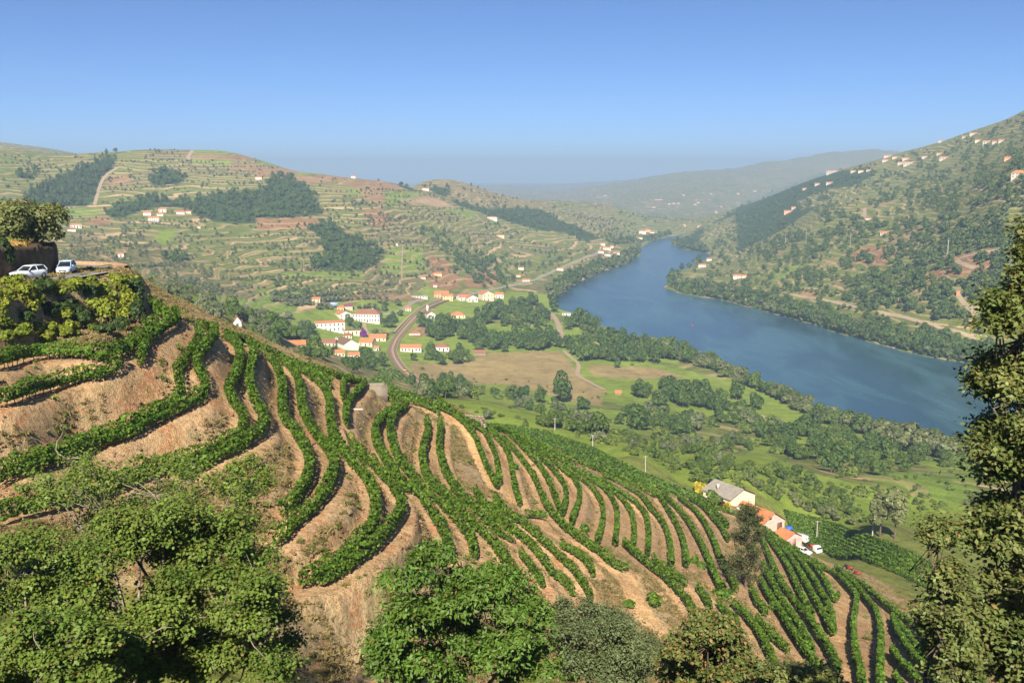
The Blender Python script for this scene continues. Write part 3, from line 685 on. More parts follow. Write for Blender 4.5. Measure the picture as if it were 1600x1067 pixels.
def land(name, ja, jb, sa, sj, kind='structure'):
    ia = np.arange(0, NA, sa); jj = np.arange(ja, jb + 1, sj)
    X, Y, ZZ = TX[np.ix_(ia, jj)], TY[np.ix_(ia, jj)], Z[np.ix_(ia, jj)]
    na, nj = X.shape; idx = np.arange(na * nj).reshape(na, nj)
    f = np.stack([idx[:-1, :-1].ravel(), idx[1:, :-1].ravel(), idx[1:, 1:].ravel(), idx[:-1, 1:].ravel()], 1)[:, ::-1]
    c = COLR[np.ix_(ia, jj)].reshape(-1, 3); par = np.zeros((len(c), 4), np.float32); par[:, 0] = TERR[np.ix_(ia, jj)].ravel(); par[:, 1] = SOILM[np.ix_(ia, jj)].ravel(); par[:, 3] = 1
    c4 = np.concatenate([np.clip(c, 0.005, 0.9), np.ones((len(c), 1))], 1)
    o = mesh_obj(name, np.stack([X, Y, ZZ], -1).reshape(-1, 3), f, [M_LAND], smooth_shade=True, attrs={'Col': ('FLOAT_COLOR', c4), 'Par': ('FLOAT_COLOR', par)})
    o['kind'] = kind
    return o
def jr(r): return int(round((math.log(r) - LR0) / (LR1 - LR0) * (NR - 1)))
J1, J2, J3 = jr(330), jr(1000), jr(2900)
J0 = jr(44)
land('hillside_ground', J0, J1, 1, 1)
land('viewpoint_ground', J0 - 2 * ((J0 - jr(6)) // 2), J0, 3, 2)
land('valley_ground', J1 - 1, J2, 2, 1)
land('hill_terrain', J2, J3, 2, 1)
land('mountain_terrain', J3, NR - 1, 2, 2)

# ------------------------------------------------------------------ river
def water_mat():
    t = NT('water'); p = t.pos(); mp = t.n('ShaderNodeMapping'); mp.inputs['Scale'].default_value = (1.0, 0.35, 1.0); mp.inputs['Rotation'].default_value = (0, 0, R(35)); t.l(p, mp.inputs[0])
    a = t.noise(0.35, 4.0, 0.65, mp.outputs[0]); b = t.noise(0.018, 3.0, 0.6, mp.outputs[0], distort=0.6)
    h = t.math('MULTIPLY', a, t.math('MULTIPLY_ADD', b, 1.6, -0.2))
    col = t.mix(t.ramp(b, [(0.40, (0, 0, 0)), (0.62, (1, 1, 1))]), (.014, .055, .084), (.044, .115, .150))
    rough = t.math('MULTIPLY_ADD', b, 0.20, 0.12)
    return t.done(t.bsdf(col, rough, 0.5, t.bump(h, 0.9, 0.9), IOR=1.33))
rv = mesh_obj('river', np.concatenate([RIV, np.full((len(RIV), 1), 0.0)], 1) if False else np.array([(-200, 250, 0), (1500, 100, 0), (1700, 1500, 0), (900, 3300, 0), (100, 3300, 0), (-100, 1500, 0)]), [(0, 1, 2, 3, 4, 5)], [water_mat()])
rv['kind'] = 'structure'
# ------------------------------------------------------------------ leaves as small quads
def leaves(pos, nrm, size, rs, aspect=0.75, square=False):
    """one quad for each leaf at pos, facing nrm, turned at random about it"""
    n = len(pos); nrm = nrm / (np.linalg.norm(nrm, axis=1, keepdims=True) + 1e-9)
    r = rs.normal(size=(n, 3)); u = np.cross(nrm, r); u /= np.linalg.norm(u, axis=1, keepdims=True) + 1e-9; v = np.cross(nrm, u)
    s = size if np.ndim(size) else np.full(n, size); s = (s * (0.7 + 0.6 * rs.random(n)))[:, None]
    a = s * 0.5
    if square: q = np.stack([pos - u * a - v * a * aspect, pos + u * a - v * a * aspect * 0.8 + nrm * a * 0.3, pos + u * a * 0.85 + v * a * aspect, pos - u * a + v * a * aspect * 0.9 + nrm * a * 0.3], 1)
    else: q = np.stack([pos - u * a, pos - v * a * aspect + nrm * a * 0.25, pos + u * a, pos + v * a * aspect + nrm * a * 0.25], 1)   # a pointed diamond, slightly cupped
    return q.reshape(-1, 3), np.arange(4 * n).reshape(n, 4)

M_VINE = leaf_mat('vine_leaf', (.036, .092, .007), (.135, .215, .018), trans=0.20, nscale=1.3, rnd=0.0)
M_BARK = NT('bark'); M_BARK = M_BARK.done(M_BARK.bsdf(M_BARK.ramp(M_BARK.noise(6.0, 4.0, 0.7, M_BARK.objc()), [(0.3, (.06, .045, .03)), (0.7, (.17, .13, .09))]), 0.9, 0.1))
VG = 'vine rows on the terraced slope'
def hedge_geo(L, rs, hgt=1.95, wid=1.25, gap=0.0):
    r = float(np.median(np.hypot(L[:, 0], L[:, 1])))
    ls = 0.20 * max(0.85, r / 105.0); per_m = 3.9 / (ls * ls) * 1.15
    seg = np.diff(L[:, :2], axis=0); ds = np.hypot(seg[:, 0], seg[:, 1]); s = np.concatenate([[0], np.cumsum(ds)]); tot = s[-1]
    n = int(tot * per_m)
    q = rs.random(n) * tot
    # vines stand about 1.1 m apart and swell and thin along the row
    x = np.interp(q, s, L[:, 0]); y = np.interp(q, s, L[:, 1])
    dx = np.interp(q + 0.3, s, L[:, 0]) - np.interp(q - 0.3, s, L[:, 0]); dy = np.interp(q + 0.3, s, L[:, 1]) - np.interp(q - 0.3, s, L[:, 1]); dn = np.hypot(dx, dy) + 1e-9
    nx_, ny_ = dy / dn, -dx / dn
    bul = 1 + 0.20 * vnoise(q / 1.2, q * 0 + L[0, 0], 5) + 0.14 * vnoise(q / 0.45, q * 0 + L[0, 1], 6)
    end = np.minimum(q, tot - q); bul *= 0.65 + 0.35 * smooth(0, 1.0, end)
    top = hgt * (1 + 0.14 * vnoise(q / 1.4, q * 0 + 3.0, 8) + 0.12 * vnoise(q / 0.5, q * 0, 9))
    th = rs.random(n) * 2 * math.pi
    rad = 0.70 + 0.34 * rs.random(n) + 0.10 * vnoise(q / 0.35, th * 1.5, 12)
    ex = np.cos(th) * rad; ez = np.sin(th) * rad
    # box-like section
    k = 1.0 / np.maximum(np.abs(np.cos(th)), np.abs(np.sin(th))) ** 0.55; ex *= k; ez *= k
    zc = 0.45 + (top - 0.45) * 0.5; hz_ = (top - 0.45) * 0.5
    off = ex * wid * 0.5 * bul
    px, py = x + nx_ * off, y + ny_ * off
    zg = zat(x, y)
    pz = zg + zc + ez * hz_
    nrm = np.stack([nx_ * np.cos(th), ny_ * np.cos(th), np.sin(th) * 0.9 + 0.25], 1) + rs.normal(size=(n, 3)) * 0.6
    v, f = leaves(np.stack([px, py, pz], 1), nrm, ls, rs, 0.85, True)
    # a shaded heart of older wood and leaf inside
    Lc = resample(L, 2.0)
    Lc = Lc[1:-1] if len(Lc) > 4 else resample(L, tot / 3.01)
    cz = zat(Lc[:, 0], Lc[:, 1]); t = np.gradient(Lc[:, :2], axis=0); t /= np.linalg.norm(t, axis=1, keepdims=True) + 1e-9
    sd_ = np.stack([t[:, 1], -t[:, 0]], 1); w = wid * 0.14
    ring = []
    for ox, oz in ((-w, 0.6), (-w, hgt * 0.66), (w, hgt * 0.66), (w, 0.6)):
        ring.append(np.stack([Lc[:, 0] + sd_[:, 0] * ox, Lc[:, 1] + sd_[:, 1] * ox, cz + oz], 1))
    m = len(Lc); core = np.stack(ring, 1).reshape(-1, 3); b = len(v); cf = []
    for i in range(m - 1):
        for a in range(4):
            cf.append((b + i * 4 + a, b + i * 4 + (a + 1) % 4, b + (i + 1) * 4 + (a + 1) % 4, b + (i + 1) * 4 + a))
    return np.concatenate([v, core]), np.concatenate([f, np.array(cf, int)])
def trunk_mesh():
    v, f = [], []
    pts = [(0, 0, -0.15, .045), (0.03, 0.02, 0.25, .036), (-0.02, 0.03, 0.5, .034), (0.02, 0, 0.85, .03)]
    for x, y, z, r in pts:
        for k in range(6): v.append((x + r * math.cos(k * math.pi / 3), y + r * math.sin(k * math.pi / 3), z))
    for i in range(3):
        for k in range(6): f.append((i * 6 + k, i * 6 + (k + 1) % 6, i * 6 + 6 + (k + 1) % 6, i * 6 + 6 + k))
    me = bpy.data.meshes.new('vine_trunk'); me.from_pydata(v, [], f); me.materials.append(M_BARK); return me
ME_TRUNK = trunk_mesh()
for i, (key, p, label) in enumerate(ROWS):
    if key not in VLINES: continue
    L = VLINES[key]; rs = np.random.default_rng(100 + i)
    v, f = hedge_geo(L, rs, 1.62 if key[0] in 'ap' else 1.42, 0.86 if key[0] in 'ap' else 0.66)
    c = np.array([L[len(L) // 2, 0], L[len(L) // 2, 1], zat(L[len(L) // 2, 0], L[len(L) // 2, 1])])
    o = mesh_obj('vine_row', v - c, f, [M_VINE]); o.location = c
    tag(o, label, 'vine row', VG)
    if key in ('a1', 'a2', 'p1r'):
        Q = resample(L, 1.15)
        for k, (x, y, z) in enumerate(Q):
            tr = bpy.data.objects.new('vine_trunk', ME_TRUNK); COL.objects.link(tr); tr.parent = o
            tr.location = Vector((x, y, float(zat(x, y)))) - Vector(c); tr.rotation_euler = (random.uniform(-.15, .15), random.uniform(-.15, .15), random.uniform(0, 6))
# more vine rows: the far side of the crest and the vineyard by the farmhouse
ORD = ['first', 'second', 'third', 'fourth', 'fifth', 'sixth', 'seventh', 'eighth', 'ninth', 'tenth', 'eleventh', 'twelfth', 'thirteenth']
def rows_between(up, lo, n, label, group, rmin, hgt=1.25, wid=0.36, cat='vine row', joined=None, seed=900, rmax=420):
    up = resample(np.array(up, float), 1.0); lo = resample(np.array(lo, float), 1.0); m = 90
    up = up[np.linspace(0, len(up) - 1, m).astype(int)]; lo = lo[np.linspace(0, len(lo) - 1, m).astype(int)]
    geo = []
    for k in range(n):
        w = (k + 0.5) / n; q = relax(up * (1 - w) + lo * w, 3)
        h = hit(q[:, 0], q[:, 1], 1.0, rmin, rmax); h = h[~np.isnan(h[:, 0])]
        if len(h) < 6: continue
        keep = [0]
        for j in range(1, len(h)):
            if np.linalg.norm(h[j, :2] - h[keep[-1], :2]) < 14: keep.append(j)
        if len(keep) < 6: continue
        L = resample(relax(h[keep], 4), 0.8)
        v, f = hedge_geo(L, np.random.default_rng(seed + k), hgt, wid)
        if joined: geo.append((v, f)); continue
        c = np.array([L[len(L) // 2, 0], L[len(L) // 2, 1], zat(L[len(L) // 2, 0], L[len(L) // 2, 1])])
        o = mesh_obj('vine_row', v - c, f, [M_VINE]); o.location = c
        tag(o, label % ORD[k], cat, group)
    if joined and geo:
        V, Fc, b = [], [], 0
        for v, f in geo: V.append(v); Fc.append(f + b); b += len(v)
        o = mesh_obj(joined, np.concatenate(V), np.concatenate(Fc), [M_VINE]); tag(o, label, 'vineyard', kind='stuff')
rows_between(tpx(5, [(330,250),(450,262),(640,300),(900,385),(1000,440),(1250,560),(1450,640),(1620,690)]), tpx(5, [(260,255),(420,300),(620,380),(830,475),(1060,560),(1300,670),(1480,770),(1620,830)]), 8,
             '%s thin vine row counted down from the scrub on the slope beyond the crest', 'vine rows beyond the crest', 203.0)
rows_between(tpx(7, [(300,-20),(560,40),(820,130),(1050,215),(1280,320)]), tpx(7, [(350,135),(560,245),(800,395),(1010,480),(1230,600)]), 11,
             '%s straight row, counted from the poplars, of the vineyard beside the farmhouse', 'vine rows beside the farmhouse', 225.0)
rows_between([(600,572),(625,578),(660,610)], [(575,596),(590,604),(610,614)], 9, 'small vineyard with fine rows between the railway and the crest', None, 330.0, joined='vineyard_rows', seed=950, rmax=900)
rows_between(zp('E', [(235,252),(470,258)]), zp('E', [(228,278),(455,282)]), 5, 'narrow vineyard strip among trees right of the station', None, 500.0, 1.8, 1.2, joined='vineyard_rows', seed=970, rmax=1300)
rows_between(zp('E', [(690,270),(850,272),(1010,292)]), zp('E', [(700,292),(850,300),(1000,312)]), 5, 'vineyard strip beside the river below the jetty', None, 500.0, 1.8, 1.2, joined='vineyard_rows', seed=980, rmax=1300)

# ------------------------------------------------------------------ trees
M_ROUND = leaf_mat('broadleaf', (.062, .110, .020), (.115, .165, .034), trans=0.22, nscale=0.05, rnd=0.16)
M_DARK = leaf_mat('dark_broadleaf', (.048, .092, .018), (.088, .138, .026), trans=0.18, nscale=0.05, rnd=0.14)
M_OLIVE = leaf_mat('olive_leaf', (.105, .132, .056), (.165, .185, .088), trans=0.15, nscale=0.07, rnd=0.14)
M_PINE = leaf_mat('pine_needle', (.050, .082, .026), (.080, .110, .032), trans=0.12, nscale=0.05, rnd=0.12)
M_WILLOW = leaf_mat('willow_leaf', (.125, .155, .052), (.200, .215, .090), trans=0.28, nscale=0.06, rnd=0.16)
M_BUSH = leaf_mat('shrub_leaf', (.095, .145, .026), (.165, .205, .042), trans=0.25, nscale=0.08, rnd=0.18)
M_TBARK = NT('tree_bark'); M_TBARK = M_TBARK.done(M_TBARK.bsdf(M_TBARK.ramp(M_TBARK.noise(3.0, 4.0, 0.7, M_TBARK.objc()), [(0.3, (.07, .05, .035)), (0.7, (.20, .155, .11))]), 0.9, 0.1))
def tube(pts, radii, sides=6):
    pts = np.asarray(pts, float); v, f = [], []
    up = np.array((0.3, 0.2, 1.0))
    for i, p in enumerate(pts):
        d = pts[min(i + 1, len(pts) - 1)] - pts[max(i - 1, 0)]; d = d / (np.linalg.norm(d) + 1e-9)
        a = np.cross(d, up if abs(d @ up) < 0.95 * np.linalg.norm(up) else np.array((1., 0, 0))); a /= np.linalg.norm(a) + 1e-9; b = np.cross(d, a)
        for k in range(sides): v.append(p + radii[i] * (a * math.cos(2 * math.pi * k / sides) + b * math.sin(2 * math.pi * k / sides)))
    for i in range(len(pts) - 1):
        for k in range(sides): f.append((i * sides + k, i * sides + (k + 1) % sides, (i + 1) * sides + (k + 1) % sides, (i + 1) * sides + k))
    return np.array(v), np.array(f, int)
def merge(parts):
    V, Fc, M, b = [], [], [], 0
    for v, f, m in parts: V.append(v); Fc.append(f + b); M.append(np.full(len(f), m)); b += len(v)
    return np.concatenate(V), np.concatenate(Fc), np.concatenate(M)
def crown(rs, n, rx, rz, cz, lumps, ls, flat=0.0, up=0.25):
    """leaf quads gathered in lumps that together fill an uneven crown"""
    cs = []
    for k in range(lumps):
        d = rs.normal(size=3); d /= np.linalg.norm(d); q = 0.35 + 0.5 * rs.random()
        cs.append((d[0] * rx * q, d[1] * rx * q, cz + d[2] * rz * q * 0.85, (0.36 + 0.24 * rs.random())))
    cs.append((0, 0, cz, 0.62)); cs = np.array(cs)
    k = rs.integers(0, len(cs), n); c = cs[k]
    d = rs.normal(size=(n, 3)); d /= np.linalg.norm(d, axis=1, keepdims=True)
    d[:, 2] = np.where(d[:, 2] < -0.5, -d[:, 2], d[:, 2])
    rad = (0.82 + 0.25 * rs.random(n))[:, None] * c[:, 3:4]
    p = c[:, :3] + d * rad * np.array((rx, rx, rz))
    nr = d * np.array((1, 1, rx / rz)) + np.array((0, 0, up)) + rs.normal(size=(n, 3)) * 0.35
    return leaves(p, nr, ls, rs, 0.85, True)
def tree_mesh(kind, lod, seed):
    rs = np.random.default_rng(seed); hi = lod == 'hi'
    if kind == 'round': rx, rz, cz, m = 3.3, 2.9, 3.6, M_ROUND
    elif kind == 'dark': rx, rz, cz, m = 3.1, 3.2, 3.8, M_DARK
    elif kind == 'olive': rx, rz, cz, m = 2.3, 1.9, 2.5, M_OLIVE
    elif kind == 'pine': rx, rz, cz, m = 2.3, 3.9, 5.0, M_PINE
    elif kind == 'willow': rx, rz, cz, m = 3.6, 3.0, 3.0, M_WILLOW
    else: rx, rz, cz, m = 1.7, 1.25, 1.0, M_BUSH
    n = {'hi': 950, 'lo': 120}[lod]; ls = rx * (0.20 if hi else 0.50)
    v, f = crown(rs, n, rx, rz, cz, 9 if hi else 5, ls)
    tp = [(0, 0, -0.6), (0.1, 0.05, cz * 0.5), (0.0, 0.1, cz)]
    tv, tf = tube(tp, [rx * 0.075, rx * 0.055, rx * 0.03], 6 if hi else 4)
    V, Fc, M = merge([(v, f, 0), (tv, tf, 1)])
    me = bpy.data.meshes.new(kind + '_tree')
    o = mesh_obj('tmp', V, Fc, [m, M_TBARK], midx=M); me = o.data; me.name = kind + '_tree'; bpy.data.objects.remove(o)
    return me
PROTO = {(k, l): [tree_mesh(k, l, 11 * i + hash_) for i in range(3)] for hash_, k in enumerate(('round', 'dark', 'olive', 'pine', 'willow', 'bush')) for l in ('hi', 'lo')}
WID = {'round': 7.0, 'dark': 6.6, 'olive': 4.9, 'pine': 5.0, 'willow': 7.6, 'bush': 3.6}

TREES = []   # kind, x, y, z, scale
def plant(px, py, kinds, lo, hi_, rmin=300.0, rmax=20000.0):
    """trees with their feet at pixels; lo..hi crown width in metres"""
    h = hit(px, py, 0.0, rmin, rmax)
    for k in range(len(h)):
        if np.isnan(h[k, 0]): continue
        x, y, z = h[k]
        if z < -0.6: continue
        kd = kinds[rng.integers(0, len(kinds))]
        TREES.append((kd, x, y, max(0.2, float(zat(x, y))), (lo + (hi_ - lo) * rng.random()) / WID[kd]))
def scatter(poly, dens, kinds, lo, hi_, clump=0.0, cs=14.0, rmin=300.0, seed=0):
    poly = np.asarray(poly, float); x0, y0 = poly.min(0); x1, y1 = poly.max(0); n = int((x1 - x0) * (y1 - y0) * dens / 1000.0)
    px = x0 + (x1 - x0) * rng.random(n); py = y0 + (y1 - y0) * rng.random(n); m = in_poly(px, py, poly)
    px = px + rng.normal(size=n) * 2.2 * (rmin >= 300); py = py + rng.normal(size=n) * 1.0
    if clump > 0: m &= fbm(px / cs, py / (cs * 0.5), 91 + seed, 2) > (clump - 0.5)
    if m.any(): plant(px[m], py[m], kinds, lo, hi_, rmin)
MIX = {'round': ('round', 'dark', 'dark'), 'olive': ('olive',), 'pine': ('pine', 'pine', 'dark'), 'bush': ('bush',)}
SIZ = {'round': (4.5, 9.5), 'olive': (3.0, 4.8), 'pine': (4.5, 7), 'bush': (2, 4)}
for c, poly, tk, dn, _ in COVER:
    if tk: scatter(poly, dn * (1.35 if c == 'wood' else 1.0), MIX[tk], *SIZ[tk])
# olives and shrubs in dotted lines along the terraces of the left hill
def dotted(n, box, kinds=('olive',), sz=(2.8, 4.4), slope=0.0):
    x0, y0, x1, y1 = box
    for _ in range(n):
        a = x0 + (x1 - x0) * rng.random(); b = y0 + (y1 - y0) * rng.random(); m = rng.integers(5, 16); st = 5.5 + 4 * rng.random(); sl = slope + 0.06 * rng.normal()
        i = np.arange(m); plant(a + i * st + rng.normal(size=m), b + i * st * sl + 0.5 * rng.normal(size=m), kinds, *sz)
dotted(26, (0, 250, 380, 330)); dotted(30, (170, 330, 560, 470)); dotted(34, (440, 290, 700, 460), ('olive', 'olive', 'dark'))
dotted(16, (640, 300, 860, 420), ('olive', 'dark'), slope=0.2); dotted(10, (80, 340, 250, 420)); dotted(12, (820, 330, 1020, 380), ('olive', 'dark'), (4, 7), 0.1)
dotted(8, (420, 462, 500, 492), ('olive',), (5, 6.5)); dotted(14, (230, 430, 480, 480), ('olive', 'bush'))
scatter([(0,232),(340,228),(560,275),(640,290),(700,400),(640,440),(300,460),(230,440),(100,400),(0,330)], 8, ('olive', 'olive', 'dark', 'bush', 'round'), 2.5, 5.0, 0.45, 24)
scatter([(640,285),(760,290),(900,320),(1060,340),(1000,360),(950,400),(860,440),(780,440),(700,380)], 16.0, ('dark', 'olive', 'round'), 3.5, 7, 0.5, 16, seed=2)
# skyline trees on the left hill
plant([577, 579, 582, 425, 430, 421, 520, 545, 714, 722, 225, 222, 219, 300, 303, 306, 270, 205, 180], [276, 276, 276, 280, 284, 285, 268, 272, 280, 281, 231, 231, 231, 235, 235, 236, 229, 235, 238], ('dark',), 7, 11)
# right bank: woods and scrub
RH = [(1130,350),(1300,277),(1450,232),(1600,182),(1640,200),(1640,565),(1510,556),(1350,521),(1150,464),(1060,447),(1055,430),(1110,400)]
scatter(RH, 24.0, ('round', 'dark', 'round', 'bush'), 4.0, 8.0, 0.44, 26, seed=3)
scatter(RH, 16.0, ('olive', 'round', 'bush', 'dark'), 3.0, 5.5, 0.50, 12, seed=5)
scatter(zp('D', [(640,500),(760,420),(1000,420),(1060,480),(900,540),(700,560)]), 9, ('round', 'dark'), 6, 10)
scatter(zp('D', [(400,560),(640,560),(760,620),(640,680),(420,640)]), 9, ('round', 'dark'), 6, 10)
scatter(zp('D', [(700,800),(960,760),(920,900),(800,960),(640,1000),(560,900)]), 10, ('round', 'dark', 'round'), 6, 11)
scatter(zp('D', [(960,560),(1300,540),(1412,600),(1300,700),(1050,740),(860,700)]), 8, ('round', 'dark', 'bush'), 6, 10)
scatter(zp('D', [(1000,900),(1180,860),(1200,1067),(820,1067),(860,960)]), 8, ('round', 'round', 'dark'), 6, 11)
scatter(zp('D', [(60,700),(300,640),(520,700),(400,760),(200,800),(80,780)]), 9, ('dark', 'round'), 6, 10)
scatter(zp('C', [(960,560),(1100,500),(1300,420),(1423,360),(1423,700),(1200,700),(1170,640)]), 6, ('round', 'dark', 'bush'), 6, 10)
# belts of trees along the water
def belt(line, up, step, kinds, lo, hi_, rows=2, jitx=3.0):
    q = resample(np.array(line, float), step)
    for k in range(rows):
        plant(q[:, 0] + rng.normal(size=len(q)) * jitx, q[:, 1] + up * (0.35 + k) + rng.normal(size=len(q)) * abs(up) * 0.3, kinds, lo, hi_)
belt([(1640,586),(1510,563),(1450,553),(1350,528),(1250,498),(1150,470),(1062,455),(1046,448)], -5.5, 6.0, ('round', 'willow', 'round', 'dark'), 8, 14, 3)
belt([(1640,587),(1510,564.5),(1450,554.5),(1350,529.5),(1250,499.5),(1150,471.5),(1062,456.5),(1046,449)], -0.9, 5.0, ('round', 'willow', 'bush', 'dark'), 5, 9, 1, 1.0)
belt([(1046,440),(1060,427),(1090,412)], -2.5, 4.0, ('round', 'dark', 'willow'), 9, 14, 3)
belt([(1108,396),(1070,388),(1053,381)], -2.0, 3.5, ('dark', 'willow', 'round'), 9, 14, 2)
belt([(998,388),(990,404),(930,429),(893,448),(864,468)], 1.0, 4.0, ('round', 'willow', 'dark'), 10, 15, 1)
belt([(990,400),(930,424),(893,443),(862,462)], -3.0, 4.0, ('round', 'willow', 'dark'), 9, 14, 3)
belt([(1045,368),(1000,380),(960,382)], -2.0, 4.0, ('dark', 'willow'), 9, 13, 2)
belt([(862,475),(862,500)], 4.0, 5.0, ('dark',), 8, 12, 2)
belt([(915,514),(930,517),(985,528),(1040,541),(1075,552)], 6.0, 7.0, ('round', 'dark', 'willow', 'bush'), 8, 12, 3)
belt([(1078,556),(1130,574),(1180,596),(1240,626),(1285,650),(1340,664),(1400,678),(1470,700),(1540,715)], 8.0, 8.0, ('willow', 'willow', 'round', 'bush'), 7, 13, 2)
plant([1400,1425,1445,1465,1485,1412,1440,1380,1395], [700,704,706,712,716,704,710,690,694], ('willow',), 14, 19)
# valley floor
for poly, dn, kd, lo, hi_ in [
  (zp('E', [(690,320),(960,335),(1210,375),(1200,405),(960,392),(800,385),(700,372)]), 14, ('round', 'dark', 'dark'), 8, 14),
  (zp('E', [(260,285),(660,285),(690,330),(480,345),(360,345),(260,320)]), 14, ('dark', 'round', 'dark'), 8, 14),
  (zp('E', [(330,160),(600,110),(640,180),(620,240),(480,245),(360,240),(310,200)]), 14, ('dark', 'round'), 8, 14),
  (zp('E', [(120,200),(330,210),(340,250),(230,270),(120,260)]), 12, ('dark', 'round'), 8, 13),
  (zp('E', [(0,350),(120,330),(340,350),(350,395),(250,410),(60,390)]), 10, ('round', 'bush'), 6, 11),
  (zp('E', [(480,200),(640,190),(660,280),(500,270)]), 8, ('bush', 'round'), 5, 10),
  (zp('E', [(690,200),(800,215),(900,250),(890,268),(700,262)]), 12, ('round', 'dark'), 8, 13),
  (zp('E', [(0,500),(250,490),(430,505),(520,530),(480,570),(200,560),(60,560)]), 9, ('olive', 'bush', 'dark'), 5, 9),
  (zp('E', [(440,545),(560,560),(700,590),(700,620),(560,610),(450,590)]), 9, ('olive', 'dark'), 5, 9),
  (zp('E', [(560,620),(760,650),(920,700),(900,740),(760,720),(600,680)]), 9, ('olive', 'round', 'bush'), 5, 9),
  (zp('E', [(900,630),(1130,630),(1340,670),(1320,720),(1080,720),(900,690)]), 6, ('dark', 'round', 'bush', 'olive'), 5, 10),
  (zp('E', [(1160,510),(1442,560),(1442,620),(1240,600),(1150,560)]), 11, ('dark', 'round'), 8, 13),
  (zp('E', [(930,520),(1090,520),(1080,550),(940,545)]), 8, ('dark', 'round'), 7, 11),
  (zp('G', [(120,130),(480,260),(560,290),(420,300),(150,220)]), 4, ('dark', 'round', 'bush', 'olive'), 6, 11),
  (zp('G', [(300,200),(560,240),(760,320),(720,390),(500,370),(320,290)]), 5, ('dark', 'round', 'bush'), 6, 11),
  (zp('G', [(-250,200),(0,300),(200,320),(420,380),(640,470),(700,560),(560,520),(300,440),(60,400),(-200,280)]), 8, ('bush', 'bush', 'round'), 2, 5),
  (zp('G', [(140,360),(360,440),(600,520),(640,560),(560,540),(330,450)]), 10, ('bush', 'willow'), 2.2, 4.5),
  (zp('G', [(700,300),(940,320),(1000,350),(760,380)]), 6, ('round', 'bush'), 5, 9),
  (zp('G', [(0,180),(120,200),(300,300),(200,330),(0,280)]), 6, ('bush', 'round', 'dark', 'olive'), 3, 7),
  (zp('E', [(930,720),(1442,750),(1442,900),(1200,860),(1000,790)]), 6, ('olive', 'bush', 'bush', 'round'), 2.2, 5),
  # the village and its edges
  (zp('I', [(0,440),(380,470),(430,560),(700,560),(900,580),(880,680),(600,720),(300,640),(0,560)]), 13, ('round', 'bush', 'dark'), 6, 11),
  (zp('I', [(0,380),(260,400),(370,440),(350,500),(0,480)]), 13, ('round', 'dark'), 6, 11),
  (zp('I', [(560,350),(720,360),(740,440),(900,400),(880,520),(760,520),(560,420)]), 12, ('dark', 'round'), 6, 11),
  (zp('I', [(830,300),(940,320),(1010,260),(1060,280),(960,420),(860,420)]), 12, ('dark', 'round'), 6, 11),
  (zp('I', [(620,200),(900,190),(1050,200),(1000,240),(820,300),(640,230)]), 10, ('dark', 'olive', 'round'), 6, 10),
  (zp('I', [(1140,400),(1230,380),(1300,280),(1340,320),(1600,320),(1600,480),(1400,480),(1130,470)]), 12, ('dark', 'round'), 7, 12),
  (zp('I', [(960,600),(1300,560),(1600,560),(1600,640),(1250,640),(980,640)]), 10, ('dark', 'bush', 'round'), 6, 11),
  (zp('I', [(0,20),(330,150),(420,220),(560,220),(480,240),(330,200),(120,170),(0,190)]), 8, ('olive', 'dark'), 5, 8),
  ([(290,488),(360,478),(470,500),(480,520),(420,540),(380,520),(330,505)], 10, ('olive', 'round', 'olive'), 5, 9)]:
    scatter(poly, dn, kd, lo, hi_)
scatter([(860,600),(1130,640),(1500,700),(1525,800),(1300,795),(1150,745),(1000,705)], 9, ('bush', 'bush', 'bush', 'round'), 1.2, 2.6, 0.4, 30, seed=8)
scatter([(560,575),(860,600),(1000,705),(900,690),(740,645),(600,610)], 9, ('bush',), 1.3, 3.0, 0.4, 30, seed=9)
# single trees one can name
def one(px, py, kd, w, label=None): 
    h = hit(px, py, 0, 300.0)[0]; TREES.append((kd, h[0], h[1], float(zat(h[0], h[1])), w * np.hypot(h[0], h[1]) / F / WID[kd]))
for px, py, kd, w in [(878,628,'dark',36),(968,640,'round',40),(1000,622,'dark',26),(928,665,'olive',28),(1081,672,'olive',38),(1032,636,'dark',26),(1013,644,'olive',20),(888,664,'olive',24),(912,640,'dark',24),(762,655,'olive',20),(721,616,'olive',18),(704,615,'olive',18),(935,690,'olive',24),(1000,672,'dark',40),(1060,680,'dark',30),(1219,708,'dark',22),(1237,712,'dark',22),(1290,705,'dark',20),(1150,625,'dark',24),(1100,625,'dark',26),(1182,640,'dark',24),(1330,745,'bush',26),(1345,775,'bush',30),(1368,742,'round',24),(965,575,'dark',12),(845,545,'dark',26),(830,505,'dark',22),(765,500,'dark',28),(905,512,'dark',28),(690,520,'round',30),(660,512,'dark',20),(700,545,'round',22)]:
    one(px, py, kd, w)
# ------------------------------------------------------------------ foreground trees
M_FIG = leaf_mat('fig_leaf', (.090, .150, .020), (.180, .240, .040), trans=0.30, nscale=0.5, rnd=0.0, gloss=0.3, dry=0.03, dryc=(.22, .16, .04))
M_WALNUT = leaf_mat('walnut_leaf', (.070, .145, .016), (.135, .220, .028), trans=0.30, nscale=0.5, rnd=0.0, gloss=0.35, dry=0.01)
M_ELDER = leaf_mat('greygreen_leaf', (.095, .130, .050), (.145, .175, .072), trans=0.22, nscale=0.5, rnd=0.0)
M_OAK = leaf_mat('oak_leaf', (.090, .125, .026), (.165, .190, .050), trans=0.28, nscale=0.5, rnd=0.0, dry=0.14, dryc=(.30, .18, .07))
M_OAKD = leaf_mat('oak_dark_leaf', (.080, .122, .024), (.215, .228, .068), trans=0.28, nscale=0.9, rnd=0.0, gloss=0.35, dry=0.03, dryc=(.26, .17, .06))
